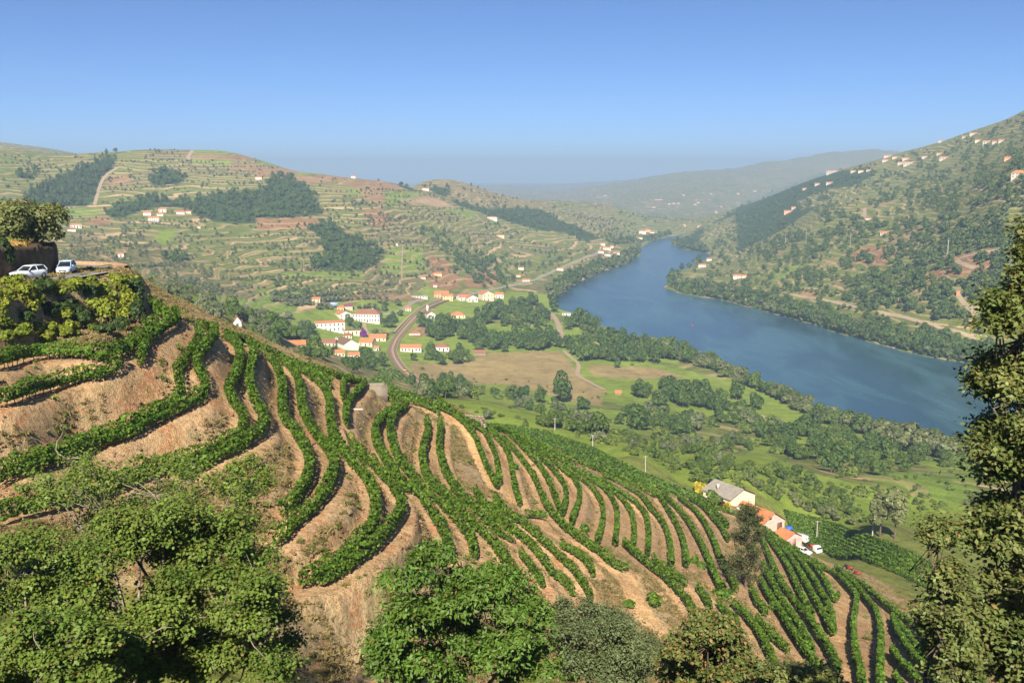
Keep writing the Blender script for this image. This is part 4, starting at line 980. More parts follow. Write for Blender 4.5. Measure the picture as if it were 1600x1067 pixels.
M_PALEBARK = NT('pale_bark'); M_PALEBARK = M_PALEBARK.done(M_PALEBARK.bsdf(M_PALEBARK.ramp(M_PALEBARK.noise(5.0, 4.0, 0.7, M_PALEBARK.objc()), [(0.3, (.13, .105, .075)), (0.7, (.34, .29, .23))]), 0.85, 0.15))
def near_tree(name, label, cat, areas, base, leaf, mat, bark, seed, leaf_aspect=0.7, droop=0.0, trunk_r=0.16, bare=0, group=None):
    """areas: (outline in pixels, distance, depth, clump radius in m, clumps, leaves per clump); base: (px, py-free azimuth pixel, distance)"""
    rs = np.random.default_rng(seed); cl = []
    for poly, d0, depth, rc, n, nl in areas:
        poly = np.array(poly, float); mid_ = poly.mean(0); ext = np.abs(poly - mid_).max(0); poly = mid_ + (poly - mid_) * np.clip(1 - 0.62 * rc * F / d0 / ext, 0.3, 1); x0, y0 = poly.min(0); x1, y1 = poly.max(0); got = 0; tries = 0
        while got < n and tries < n * 60:
            tries += 1; px = x0 + (x1 - x0) * rs.random(); py = y0 + (y1 - y0) * rs.random()
            if not in_poly(np.array([px]), np.array([py]), poly)[0]: continue
            d = d0 + depth * (rs.random() - 0.5); c = pd(px, py, d)
            if c[2] < zat(c[0], c[1]) + 0.5: c[2] = zat(c[0], c[1]) + 0.5
            cl.append((c, rc * (0.7 + 0.6 * rs.random()), nl)); got += 1
    a, _ = ray(base[0], 600); bx, by = math.sin(float(a)) * base[1], math.cos(float(a)) * base[1]; bz = float(zat(bx, by))
    cen = np.mean([c for c, _, _ in cl], 0)
    root = empty(name, (bx, by, bz)); O = np.array((bx, by, bz))
    tag(root, label, cat, group)
    fork = np.array((bx * 0.6 + cen[0] * 0.4, by * 0.6 + cen[1] * 0.4, bz + 0.45 * (cen[2] - bz)))
    v, f = tube([O + (0, 0, -0.4) - O, (O + fork) / 2 + rs.normal(size=3) * 0.15 - O, fork - O], [trunk_r * 1.3, trunk_r, trunk_r * 0.8], 8)
    mesh_obj('trunk', v, f, [bark], root, True)
    # limbs: clumps are grouped, each group hangs on one limb
    K = max(3, min(8, len(cl) // 6)); P = np.array([c for c, _, _ in cl]); cen_k = P[rs.choice(len(P), K, False)]
    for _ in range(6):
        lab = ((P[:, None] - cen_k[None]) ** 2).sum(2).argmin(1)
        for k in range(K):
            if (lab == k).any(): cen_k[k] = P[lab == k].mean(0)
    LV, LF = [], []
    for k in range(K):
        if not (lab == k).any(): continue
        q = cen_k[k] + np.array((0, 0, -0.3)); m = (fork + q) / 2 + rs.normal(size=3) * 0.25 + np.array((0, 0, 0.15))
        parts = [(*tube([fork - O, m - O, q - O], [trunk_r * 0.6, trunk_r * 0.34, trunk_r * 0.2], 6), 0)]
        for c in P[lab == k]:
            m2 = (q + c) / 2 + rs.normal(size=3) * 0.3 - np.array((0, 0, 0.15))
            parts.append((*tube([q - O, m2 - O, c - O], [trunk_r * 0.13, trunk_r * 0.09, trunk_r * 0.04], 4), 0))
        v, f, _ = merge(parts); mesh_obj('limb', v, f, [bark], root, True)
    parts = []; tw = []
    for c, rc, nl in cl:
        nt = max(4, nl // 14); d = rs.normal(size=(nt, 3)); d /= np.linalg.norm(d, axis=1, keepdims=True); d[:, 2] = np.abs(d[:, 2]) * 0.9 - 0.15
        end = c + d * rc * (0.55 + 0.5 * rs.random(nt))[:, None]
        k = rs.integers(0, nt, nl); t = rs.random(nl) ** 0.6
        p = c + (end[k] - c) * t[:, None] + rs.normal(size=(nl, 3)) * rc * 0.13
        p[:, 2] -= droop * rs.random(nl) * leaf * 2
        nr = np.stack([rs.normal(size=nl) * 0.55, rs.normal(size=nl) * 0.55 - 0.15, np.full(nl, 0.9)], 1) + d[k] * 0.5
        if droop > 0: nr[:, 2] *= (1 - droop * 0.7)
        v, f = leaves(p - O, nr, leaf, rs, leaf_aspect); parts.append((v, f, 0))
        if rs.random() < 0.8:
            for j in range(min(2, nt)): tw.append((*tube([c - O, (c + end[j]) / 2 + rs.normal(size=3) * rc * 0.06 - O, end[j] - O], [0.016, 0.010, 0.005], 3), 0))
    v, f, _ = merge(parts); mesh_obj('crown', v, f, [mat], root)
    for b in range(bare):   # bleached dead branches
        c = P[rs.integers(0, len(P))]; pts = [c - O]; dd = rs.normal(size=3); dd[2] = abs(dd[2]) * 0.6
        for s in range(5): dd = dd / np.linalg.norm(dd) + rs.normal(size=3) * 0.45; pts.append(pts[-1] + dd * 0.22)
        v, f = tube(pts, np.linspace(0.035, 0.008, len(pts)), 5); mesh_obj('dead_branch', v, f, [M_PALEBARK], root, True)
    if tw: v, f, _ = merge(tw); mesh_obj('twigs', v, f, [bark], root)['kind'] = 'stuff'
    return root
near_tree('fig_tree', 'sprawling pale-barked tree with sparse upper branches, filling the lower left', 'tree',
  [([(30,735),(120,720),(200,700),(290,690),(330,720),(420,740),(420,800),(300,820),(150,830),(40,800)], 34, 6, 0.75, 38, 170),
   ([(120,800),(240,770),(400,800),(430,850),(440,900),(300,900),(150,880)], 31, 5, 0.8, 52, 580),
   ([(200,900),(440,870),(465,960),(470,1080),(180,1080)], 28, 5, 0.75, 70, 720)], (300, 32), 0.105, M_FIG, M_PALEBARK, 501, 0.8, trunk_r=0.17, bare=14)
near_tree('broadleaf_bush', 'broad yellow-green tree in the bottom corner, sparse over dry ground', 'tree',
  [([(-60,830),(60,820),(170,850),(200,940),(160,1000),(-60,960)], 29, 5, 0.75, 60, 520),
   ([(-60,960),(120,950),(230,990),(220,1090),(-60,1090)], 25, 4, 0.65, 52, 640)], (60, 27), 0.098, M_FIG, M_PALEBARK, 502, 0.75, trunk_r=0.14, bare=6)
near_tree('low_branches', 'thin-leaved tree with bleached twigs in front of the vine rows, upper of the left group', 'tree',
  [([(-20,790),(60,700),(160,720),(260,690),(330,650),(360,700),(300,740),(160,780),(0,830)], 37, 4, 0.6, 26, 120),
   ([(340,690),(430,730),(430,790),(370,800)], 36, 3, 0.6, 12, 240)], (160, 36), 0.108, M_FIG, M_PALEBARK, 503, 0.75, trunk_r=0.13, bare=10)
near_tree('walnut_tree', 'large bright green walnut tree at the bottom centre', 'tree',
  [([(575,910),(640,870),(700,860),(800,870),(850,920),(870,960),(880,1080),(560,1080),(570,1000),(600,960)], 35, 6, 0.85, 100, 520),
   ([(640,855),(700,845),(720,880),(650,890)], 35, 2, 0.7, 10, 300)], (730, 36), 0.19, M_WALNUT, M_TBARK, 504, 0.42, droop=0.5, trunk_r=0.2)
near_tree('elder_tree', 'dense grey-green tree right of the walnut', 'tree',
  [([(850,940),(900,930),(960,945),(1010,980),(1040,1020),(1040,1080),(860,1080)], 41, 5, 0.85, 75, 560)], (940, 42), 0.13, M_ELDER, M_TBARK, 505, 0.5, trunk_r=0.15)
near_tree('oak_tree', 'low oak with brown-tinged leaves at the bottom, right of the grey-green tree', 'tree',
  [([(1040,1000),(1080,970),(1130,960),(1160,990),(1180,1040),(1200,1080),(1020,1080)], 36, 5, 0.7, 64, 420),
   ([(1060,950),(1120,955),(1150,980),(1080,990)], 37, 3, 0.5, 14, 160)], (1110, 37), 0.16, M_OAK, M_TBARK, 506, 0.6, trunk_r=0.13)
near_tree('oak_bush', 'dark oak top poking in at the bottom edge below the vine rows', 'tree',
  [([(1190,1045),(1250,1030),(1310,1045),(1320,1085),(1180,1085)], 33, 4, 0.55, 26, 340)], (1250, 33), 0.15, M_OAKD, M_TBARK, 507, 0.6, trunk_r=0.1)
near_tree('tall_oak', 'tall dark oak rising along the right edge of the picture', 'tree',
  [([(1610,345),(1660,330),(1690,480),(1580,470),(1590,400)], 24, 3, 0.55, 26, 300),
   ([(1530,445),(1570,440),(1690,470),(1690,560),(1535,520)], 24, 4, 0.6, 36, 330),
   ([(1545,530),(1690,540),(1690,640),(1520,640),(1505,610)], 24, 4, 0.65, 40, 340),
   ([(1505,670),(1560,640),(1690,640),(1690,760),(1530,770)], 23, 4, 0.65, 48, 340),
   ([(1540,770),(1690,760),(1690,900),(1510,880),(1520,820)], 23, 4, 0.7, 58, 360),
   ([(1515,880),(1690,880),(1690,1085),(1545,1085),(1510,980)], 22, 4, 0.6, 66, 360)], (1640, 24), 0.12, M_OAKD, M_TBARK, 508, 0.6, trunk_r=0.26)
near_tree('sparse_oak', 'sparse sunlit oak with open branches left of the tall dark oak', 'tree',
  [([(1450,880),(1515,860),(1515,960),(1440,960)], 20.5, 2, 0.42, 22, 140),
   ([(1420,945),(1510,930),(1550,1085),(1465,1085)], 19.5, 2.5, 0.42, 38, 170),
   ([(1425,815),(1460,800),(1510,835),(1460,880)], 21, 2, 0.4, 14, 110)], (1500, 20), 0.095, M_OAKD, M_TBARK, 509, 0.6, trunk_r=0.14)

# pine on the vineyard slope
def conifer(name, label, px, py, d, wpx, hpx, seed, mat):
    rs = np.random.default_rng(seed); b = hit(px, py, 0, 40, 300)[0]; O = np.array(b); O[2] = zat(b[0], b[1]); r = math.hypot(b[0], b[1])
    W = wpx * r / F; H = hpx * r / F
    root = empty(name, O); tag(root, label, 'pine')
    v, f = tube([(0, 0, -0.4), (0.1, 0, H * 0.5), (0, 0.1, H * 0.96)], [0.22, 0.15, 0.03], 8); mesh_obj('trunk', v, f, [M_TBARK], root, True)
    parts, br = [], []
    for k in range(95):
        t = 0.10 + 0.88 * rs.random(); az = rs.random() * 6.28; ln = W * 0.5 * (1.15 - t) ** 0.6 * (0.6 + 0.5 * rs.random()); z = H * t
        e = np.array((math.cos(az) * ln, math.sin(az) * ln, z + ln * 0.30)); s = np.array((0, 0, z - 0.2))
        br.append((*tube([s, (s + e) / 2 - (0, 0, 0.08), e], [0.05, 0.03, 0.012], 4), 0))
        n = 120; q = 0.3 + 0.75 * rs.random(n); p = s + (e - s) * q[:, None] + rs.normal(size=(n, 3)) * 0.24
        nr = rs.normal(size=(n, 3)) + np.array((0, 0, 0.4)); v, f = leaves(p, nr, 0.34, rs, 0.28); parts.append((v, f, 0))
    v, f, _ = merge(br); mesh_obj('branches', v, f, [M_TBARK], root)
    v, f, _ = merge(parts); mesh_obj('crown', v, f, [mat], root)
    return root
M_PINE2 = leaf_mat('young_pine_needle', (.075, .095, .030), (.125, .135, .050), trans=0.2, nscale=0.8, rnd=0.0)
conifer('pine_tree', 'open young pine standing alone among the vine rows', 1165, 918, 150, 82, 135, 601, M_PINE2)

# shrubs on the bank under the road
M_YB = leaf_mat('broom_leaf', (.140, .200, .018), (.270, .285, .030), trans=0.30, nscale=0.5, rnd=0.15)
M_DB = leaf_mat('ivy_leaf', (.030, .060, .016), (.060, .095, .022), trans=0.2, nscale=0.5, rnd=0.1)
def clump(name, label, cat, px, py, wpx, hpx, mat, seed, group=None, leaf=0.26, n=900, rmin=60.0, rmax=400.0, trunk=0.0):
    rs = np.random.default_rng(seed); h = hit(px, py, 0, rmin, rmax)[0]
    if np.isnan(h[0]): return
    r = math.hypot(h[0], h[1]); W, H = wpx * r / F, hpx * r / F
    root = empty(name, (h[0], h[1], float(zat(h[0], h[1])))); tag(root, label, cat, group)
    v, f = crown(rs, n, W / 2 / 1.15, H * (1 - trunk) / 2 / 1.0, H * (0.5 + trunk / 2), 12, leaf * r / 110.0)
    mesh_obj('crown' if trunk else 'foliage', v, f, [mat], root)
    v, f = tube([(0, 0, -0.3), (0.05, 0.1, H * 0.3), (0.1, 0, H * 0.6)], [max(0.05, W * 0.05 * (1 if trunk else 0.5)), W * 0.03, 0.03], 6); mesh_obj('trunk' if trunk else 'stem', v, f, [M_TBARK], root)
    return root
SH = [(40,112,100,90,0),(155,90,130,100,0),(215,165,130,110,0),(360,85,160,110,0),(440,200,120,110,1),(640,70,140,90,0),(590,170,130,90,0),(690,240,190,150,0),(800,190,160,160,0),(860,120,110,150,1),(870,240,110,150,1),
      (120,330,160,90,0),(50,350,110,90,0),(440,320,110,90,0),(235,290,70,60,0),(760,280,90,80,1),(500,250,130,90,1),(590,285,50,50,0),(280,345,90,60,0),(320,190,110,90,1),(20,180,90,110,0),(550,70,70,70,1),(100,20,120,80,0),(270,40,120,90,1),(480,30,120,80,0),(560,20,110,70,0),(740,20,140,90,0),(380,230,120,90,0),(170,230,110,80,1),(330,290,90,70,0),(660,300,110,70,1),(830,40,110,120,0),(10,270,100,80,0),(-30,100,100,100,0)]
for i, (x, y, w, h_, dk) in enumerate(SH):
    clump('bank_shrub', ['yellow-green broom bush', 'dark ivy-like bush'][dk] + (' high' if y < 130 else ' low') + ' on the earth bank, ' + ('at the picture edge' if x < 110 else 'below the white hatchback' if x < 300 else 'below the silver car' if x < 560 else 'at the outer end under the road bend'), 'shrub', x / 4, 440 + y / 4 + 8, w / 4 * 1.15, h_ / 4 * 1.1, M_DB if dk else M_YB, 700 + i, 'bushes on the bank under the road')
# olives above the cut
M_OL2 = leaf_mat('big_olive_leaf', (.125, .155, .042), (.210, .220, .075), trans=0.2, nscale=0.9, rnd=0.1)
def on_top(px, d):
    a, _ = ray(px, 400); a = float(a); return math.sin(a) * d, math.cos(a) * d
for i, (px, d, W, H, lab) in enumerate([(54,121,8.0,5.6,'broad olive tree on top of the stone cut beside the road bend'), (4,117,6.0,5.0,'olive tree on the stone cut, half out of the picture'), (-40,118,7,5,'olive tree on the stone cut just outside the picture edge')]):
    x, y = on_top(px, d); z = float(zat(x, y)); rs = np.random.default_rng(780 + i)
    root = empty('roadside_olive', (x, y, z)); tag(root, lab, 'olive tree')
    v, f = crown(rs, 6500, W / 2 / 1.1, H * 0.46, H * 0.50, 18, 0.24); mesh_obj('crown', v, f, [M_OL2], root)
    v, f = tube([(0, 0, -0.3), (0.25, 0, 0.8), (0.1, 0.1, 1.8), (0.4, 0, 3.0)], [0.32, 0.24, 0.2, 0.1], 8); mesh_obj('trunk', v, f, [M_TBARK], root, True)
x, y = on_top(12, 113); clump('ivy_bush', 'dark bush hanging over the face of the stone cut', 'shrub', 14, 428, 34, 50, M_DB, 790, leaf=0.3, n=1600)
# ------------------------------------------------------------------ materials for built things
def plain(name, c, rough=0.8, spec=0.3, var=0.12, scale=2.0, bump=0.0, metal=0.0):
    t = NT(name); p = t.objc(); n = t.noise(scale, 4.0, 0.65, p); lo, hi_ = 1 - var, 1 + var
    col = t.mix(1.0, c, t.ramp(n, [(0.3, (lo, lo, lo)), (0.7, (hi_, hi_, hi_))]), 'MULTIPLY')
    return t.done(t.bsdf(col, rough, spec, t.bump(n, bump, 0.05) if bump else None, Metallic=metal))
def tile_mat(name, c1, c2):
    t = NT(name); p = t.objc(); n = t.noise(0.9, 4.0, 0.7, p); w = t.n('ShaderNodeTexWave', wave_type='BANDS', bands_direction='X'); w.inputs['Scale'].default_value = 1.4; t.l(p, w.inputs[0])
    col = t.mix(t.ramp(n, [(0.3, (0, 0, 0)), (0.7, (1, 1, 1))]), c1, c2); col = t.mix(1.0, col, t.ramp(w.outputs[0], [(0.0, (.72, .72, .72)), (0.6, (1.1, 1.1, 1.1))]), 'MULTIPLY')
    return t.done(t.bsdf(col, 0.85, 0.1, t.bump(w.outputs[0], 0.6, 0.06)))
M_WHITE = plain('whitewash', (.70, .67, .60), 0.9, 0.1, 0.08); M_CREAM = plain('cream_render', (.72, .62, .44), 0.9, 0.1); M_PINK = plain('salmon_render', (.72, .38, .22), 0.9, 0.1); M_YEL = plain('yellow_render', (.75, .60, .30), 0.9, 0.1)
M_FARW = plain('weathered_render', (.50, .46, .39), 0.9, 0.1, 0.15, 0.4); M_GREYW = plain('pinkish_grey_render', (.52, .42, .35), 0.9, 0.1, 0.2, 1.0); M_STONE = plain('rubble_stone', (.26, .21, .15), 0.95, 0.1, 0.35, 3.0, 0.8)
M_TILE = tile_mat('orange_tile', (.42, .150, .065), (.54, .235, .110)); M_TILEB = tile_mat('brown_tile', (.24, .105, .065), (.33, .155, .095)); M_TILEG = tile_mat('grey_sheet_roof', (.25, .225, .19), (.34, .31, .26))
M_TILED = tile_mat('dark_old_tile', (.15, .09, .06), (.24, .15, .10)); M_GLASS = plain('window_glass', (.03, .035, .04), 0.3, 0.3, 0.02); M_DOOR = plain('green_door', (.03, .06, .04), 0.6); M_WOOD = plain('brown_door', (.14, .07, .04), 0.7)
M_CONC = plain('concrete', (.30, .265, .21), 0.9, 0.1, 0.15, 1.0, 0.3); M_POLE = plain('pole_concrete', (.46, .42, .36), 0.9, 0.1); M_ASPH = plain('asphalt', (.20, .19, .18), 0.9, 0.15, 0.12, 0.5); M_GRAV = plain('track_gravel', (.36, .275, .18), 0.95, 0.05, 0.15, 0.4)
M_BALL = plain('ballast', (.24, .16, .10), 0.95, 0.05, 0.2, 0.6); M_RAIL = plain('rusty_rail', (.16, .10, .07), 0.5, 0.5, 0.1)
M_PAINT = plain('line_paint', (.75, .73, .68), 0.8); M_CUT = plain('schist_cut', (.115, .078, .048), 0.95, 0.1, 0.45, 1.2, 1.0)
M_CARW = plain('white_car_paint', (.62, .66, .70), 0.25, 0.5, 0.02); M_CARS = plain('silver_blue_paint', (.45, .54, .66), 0.25, 0.5, 0.02); M_CGL = plain('car_glass', (.012, .018, .028), 0.3, 0.2, 0.0); M_TYRE = plain('tyre', (.02, .02, .02), 0.9); M_CHROME = plain('wheel_rim', (.45, .45, .47), 0.3, 0.5, 0.05, metal=0.8)
M_LAMP = plain('headlamp', (.85, .88, .9), 0.1, 0.6, 0.0); M_RED = plain('red_paint', (.34, .05, .03), 0.4); M_BLUE = plain('blue_tarp', (.03, .12, .45), 0.6); M_BLACK = plain('black_plastic', (.02, .02, .022), 0.6)
M_SIGN = plain('blue_hoarding', (.28, .36, .50), 0.6, 0.3, 0.15, 1.5)

def box(cx, cy_, cz, sx, sy, sz):
    v = np.array([(cx + i * sx / 2, cy_ + j * sy / 2, cz + k * sz / 2) for k in (-1, 1) for j in (-1, 1) for i in (-1, 1)])
    f = np.array([(0, 2, 3, 1), (4, 5, 7, 6), (0, 1, 5, 4), (2, 6, 7, 3), (0, 4, 6, 2), (1, 3, 7, 5)]); return v, f
def part(name, geos, mat, parent, smooth_=False):
    v, f, _ = merge([(g[0], g[1], 0) for g in geos]); return mesh_obj(name, v, f, [mat] if not isinstance(mat, (list, tuple)) else mat, parent, smooth_)
def poly_part(name, v, f, mat, parent):
    return mesh_obj(name, np.array(v, float), [tuple(q) for q in f], [mat], parent)
def house(name, label, px, py, w, d, h, roof='gable', rh=None, wall=None, tile=None, yaw=0.0, win=0, floors=1, door=True, chim=False, rmin=300.0, loc=None, ridge='x', group=None, cat='house', over=0.25, gwin=0):
    """w along the front, d deep, h to the eaves, in metres; yaw 0 looks at the viewer; origin at the middle of the front wall's foot"""
    wall = wall or M_WHITE; tile = tile or M_TILE
    if loc is None: loc = hit(px, py, 0, rmin)[0]
    if np.isnan(loc[0]): print('house lost', label); return None
    a = math.atan2(loc[0], loc[1])
    xs, ys = [], []
    root = empty(name, (loc[0], loc[1], 0), -a + R(yaw))
    M = Matrix.Rotation(-a + R(yaw), 2)
    zs = []
    for ux in (-w / 2, w / 2):
        for uy in (0, d):
            q = M @ Vector((ux, uy)); zs.append(float(zat(loc[0] + q.x, loc[1] + q.y)))
    z0 = min(zs) + 0.35 * (max(zs[0], zs[2]) - min(zs)) if max(zs) - min(zs) > 1.5 else float(loc[2])
    root.location.z = z0; tag(root, label, cat, group)
    dn = max(0.6, z0 - min(zs) + 0.3)
    rh = rh if rh is not None else min(w, d) * 0.22
    X, Y0, Y1 = w / 2, 0.0, d
    ym = d / 2
    if roof == 'gable' and ridge == 'x':
        v = [(-X, 0, -dn), (X, 0, -dn), (X, d, -dn), (-X, d, -dn), (-X, 0, h), (X, 0, h), (X, d, h), (-X, d, h), (-X, ym, h + rh), (X, ym, h + rh)]
        f = [(0, 1, 5, 4), (2, 3, 7, 6), (1, 2, 6, 9, 5), (3, 0, 4, 8, 7)]
        o = over; k = rh / ym
        r = [(-X - o, -o, h - o * k + .03), (X + o, -o, h - o * k + .03), (X + o, ym, h + rh + .03), (-X - o, ym, h + rh + .03), (X + o, d + o, h - o * k + .03), (-X - o, d + o, h - o * k + .03)]; rf = [(0, 1, 2, 3), (3, 2, 4, 5)]
    elif roof == 'gable':
        v = [(-X, 0, -dn), (X, 0, -dn), (X, d, -dn), (-X, d, -dn), (-X, 0, h), (X, 0, h), (X, d, h), (-X, d, h), (0, 0, h + rh), (0, d, h + rh)]
        f = [(0, 1, 5, 8, 4), (2, 3, 7, 9, 6), (1, 2, 6, 5), (3, 0, 4, 7)]
        o = over; k = rh / X
        r = [(-X - o, -o, h - o * k + .03), (0, -o, h + rh + .03), (0, d + o, h + rh + .03), (-X - o, d + o, h - o * k + .03), (X + o, -o, h - o * k + .03), (X + o, d + o, h - o * k + .03)]; rf = [(0, 1, 2, 3), (1, 4, 5, 2)]
    else:
        v = [(-X, 0, -dn), (X, 0, -dn), (X, d, -dn), (-X, d, -dn), (-X, 0, h), (X, 0, h), (X, d, h), (-X, d, h)]; f = [(0, 1, 5, 4), (1, 2, 6, 5), (2, 3, 7, 6), (3, 0, 4, 7)]
        o = over; m_ = min(w, d) / 2
        if w >= d: ra, rb = (-X + m_, ym, h + rh), (X - m_, ym, h + rh)
        else: ra, rb = (0, m_, h + rh), (0, d - m_, h + rh)
        r = [(-X - o, -o, h - .05), (X + o, -o, h - .05), (X + o, d + o, h - .05), (-X - o, d + o, h - .05), ra, rb]
        rf = [(0, 1, 5, 4), (1, 2, 5), (2, 3, 4, 5), (3, 0, 4)] if w >= d else [(0, 1, 4), (1, 2, 5, 4), (2, 3, 5), (3, 0, 4, 5)]
    poly_part('wall', v, f, wall, root)
    rr = np.array(r, float); n = len(rr); th = rr.copy(); th[:, 2] -= 0.16
    ro = poly_part('roof', np.concatenate([rr, th]), [tuple(q) for q in rf] + [tuple(n + i for i in reversed(q)) for q in rf], tile, root)
    if chim: part('chimney', [box(X * 0.4, ym + 0.4, h + rh + 0.3, 0.7, 0.6, 1.6)], wall, ro)
    if win:
        fh = h / floors
        for fl_ in range(floors):
            for i in range(win):
                x = -X + (i + 0.5) * w / win; z = fl_ * fh + fh * 0.55
                if fl_ == 0 and door and i == win // 2:
                    part('door', [box(x, -0.03, fh * 0.36, min(1.2, w / win * 0.6), 0.1, fh * 0.72)], M_DOOR, root); continue
                ww = part('window', [box(x, -0.03, z, min(1.1, w / win * 0.5), 0.1, fh * 0.45)], M_GLASS, root)
                if w / win > 2.2: part('sill', [box(x, -0.09, z - fh * 0.26, min(1.4, w / win * 0.6), 0.16, 0.1)], M_CONC, ww)
    if gwin:
        fh = h / floors
        for fl_ in range(floors):
            for i in range(gwin): part('window', [box(-X - 0.03, (i + 0.5) * d / gwin, fl_ * fh + fh * 0.55, 0.1, min(1.1, d / gwin * 0.5), fh * 0.45)], M_GLASS, root)
    return root
# ------------------------------------------------------------------ road, tracks and railway
CLEAR = []     # lines and houses that trees keep clear of
def ribbon(name, line, width, mat, lift=0.05, kind='structure', drape=False, side=0.0, thick=0.0, parent=None):
    L = np.asarray(line, float); t = np.gradient(L[:, :2], axis=0); t /= np.linalg.norm(t, axis=1, keepdims=True) + 1e-9; n = np.stack([t[:, 1], -t[:, 0]], 1)
    a = L[:, :2] + n * (side - width / 2); b = L[:, :2] + n * (side + width / 2)
    za = zb = L[:, 2] + lift; m = len(L)
    if drape: za, zb = zat(a[:, 0], a[:, 1]) + lift, zat(b[:, 0], b[:, 1]) + lift
    v = np.concatenate([np.column_stack([a, za]), np.column_stack([b, zb])]); f = np.array([(i, i + 1, m + i + 1, m + i) for i in range(m - 1)])[:, ::-1]
    if thick:
        v = np.concatenate([v, v - (0, 0, thick)]); k = 2 * m
        f = np.concatenate([f, np.array([(i + 1, i, k + i, k + i + 1) for i in range(m - 1)]), np.array([(m + i, m + i + 1, k + m + i + 1, k + m + i) for i in range(m - 1)])])
    o = mesh_obj(name, v, f, [mat], parent)
    if kind: o['kind'] = kind
    return o
def px_line(pts, rmin=300.0, step=6.0, sm=4):
    q = resample(np.array(pts, float), 2.0); h = hit(q[:, 0], q[:, 1], 0, rmin); h = h[~np.isnan(h[:, 0])]; L = relax(resample(relax(h, sm), step), sm)
    L[:, 2] = np.maximum.reduce([zat(L[:, 0] + dx, L[:, 1] + dy) for dx, dy in ((0, 0), (1.2, 0), (-1.2, 0), (0, 1.5), (0, -1.5))]); L[:, 2] = relax(L[:, 2:3], 3)[:, 0]
    return L
ribbon('road', ROAD, 6.4, M_ASPH, 0.16)
for s in (-2.75, 2.75):
    o = ribbon('road_line', ROAD, 0.14, M_PAINT, 0.166, side=s)
wallL = relax(WALL, 2)
def wall_sheet(name, L, h0, h1, mat, label, cat, off=0.0, thick=0.5):
    t = np.gradient(L[:, :2], axis=0); t /= np.linalg.norm(t, axis=1, keepdims=True) + 1e-9; n = np.stack([t[:, 1], -t[:, 0]], 1); m = len(L); v = []; rs = np.random.default_rng(5); LV = 7
    for k in range(LV):
        z = L[:, 2] + h0 + (h1 - h0) * k / (LV - 1); w = rs.normal(size=m) * 0.10 + off - 0.12 * k / (LV - 1)
        v.append(np.column_stack([L[:, :2] + n * w[:, None], z + (rs.normal(size=m) * 0.12 if k == LV - 1 else 0)]))
    v.append(np.column_stack([L[:, :2] - n * thick, L[:, 2] + h1])); v = np.concatenate(v); f = []
    for k in range(LV): 
        for i in range(m - 1): f.append((k * m + i, k * m + i + 1, (k + 1) * m + i + 1, (k + 1) * m + i))
    o = mesh_obj(name, v, np.array(f), [mat]); tag(o, label, cat); return o
wall_sheet('stone_cut_wall', resample(wallL, 0.6), -0.5, 3.35, M_CUT, 'dark stone retaining wall along the inside of the road bend', 'wall', off=0.25, thick=1.2)
# low parapets on the outer edge of the bend
tt = np.gradient(ROAD[:, :2], axis=0); tt /= np.linalg.norm(tt, axis=1, keepdims=True); nn = np.stack([tt[:, 1], -tt[:, 0]], 1)
k0 = int(len(ROAD) * 0.60)
outer = np.column_stack([ROAD[:, :2] + nn * 3.6, ROAD[:, 2]])[k0:]
v = np.concatenate([np.column_stack([outer[:, :2] + nn[k0:] * a, outer[:, 2] + b]) for a, b in ((0, -0.6), (0, 0.55), (0.4, 0.58), (0.4, -1.5))]); m = len(outer)
o = mesh_obj('parapet', v, np.array([(k * m + i, k * m + i + 1, (k + 1) * m + i + 1, (k + 1) * m + i) for k in range(3) for i in range(m - 1)]), [plain('parapet_stone', (.34, .22, .14), 0.95, 0.1, 0.3, 2.0, 0.5)])
tag(o, 'low brown stone parapet on the outside of the road bend', 'wall')
grass_tuft = NT('golden_grass'); M_GOLD = leaf_mat('golden_grass_blade', (.42, .24, .06), (.50, .32, .10), trans=0.2, nscale=0.6, rnd=0.0)
rs = np.random.default_rng(77); gp = []
for px, d in [(40, 117), (30, 116.5), (50, 118), (64, 119.5), (5, 113.5), (18, 115), (74, 121), (57, 118.5)]:
    x, y = on_top(px, d); n = 260; p = np.stack([x + rs.normal(size=n) * 0.9, y + rs.normal(size=n) * 0.8], 1); z = zat(p[:, 0], p[:, 1]) + 0.25
    gp.append((*leaves(np.column_stack([p, z]), np.stack([rs.normal(size=n), -1 + rs.normal(size=n) * 0.4, rs.normal(size=n) * 0.3], 1), 0.5, rs, 0.25), 0))
v, f, _ = merge(gp); o = mesh_obj('dry_grass', v, f, [M_GOLD]); tag(o, 'golden dry grass on top of the stone cut under the olives', 'grass', kind='stuff')

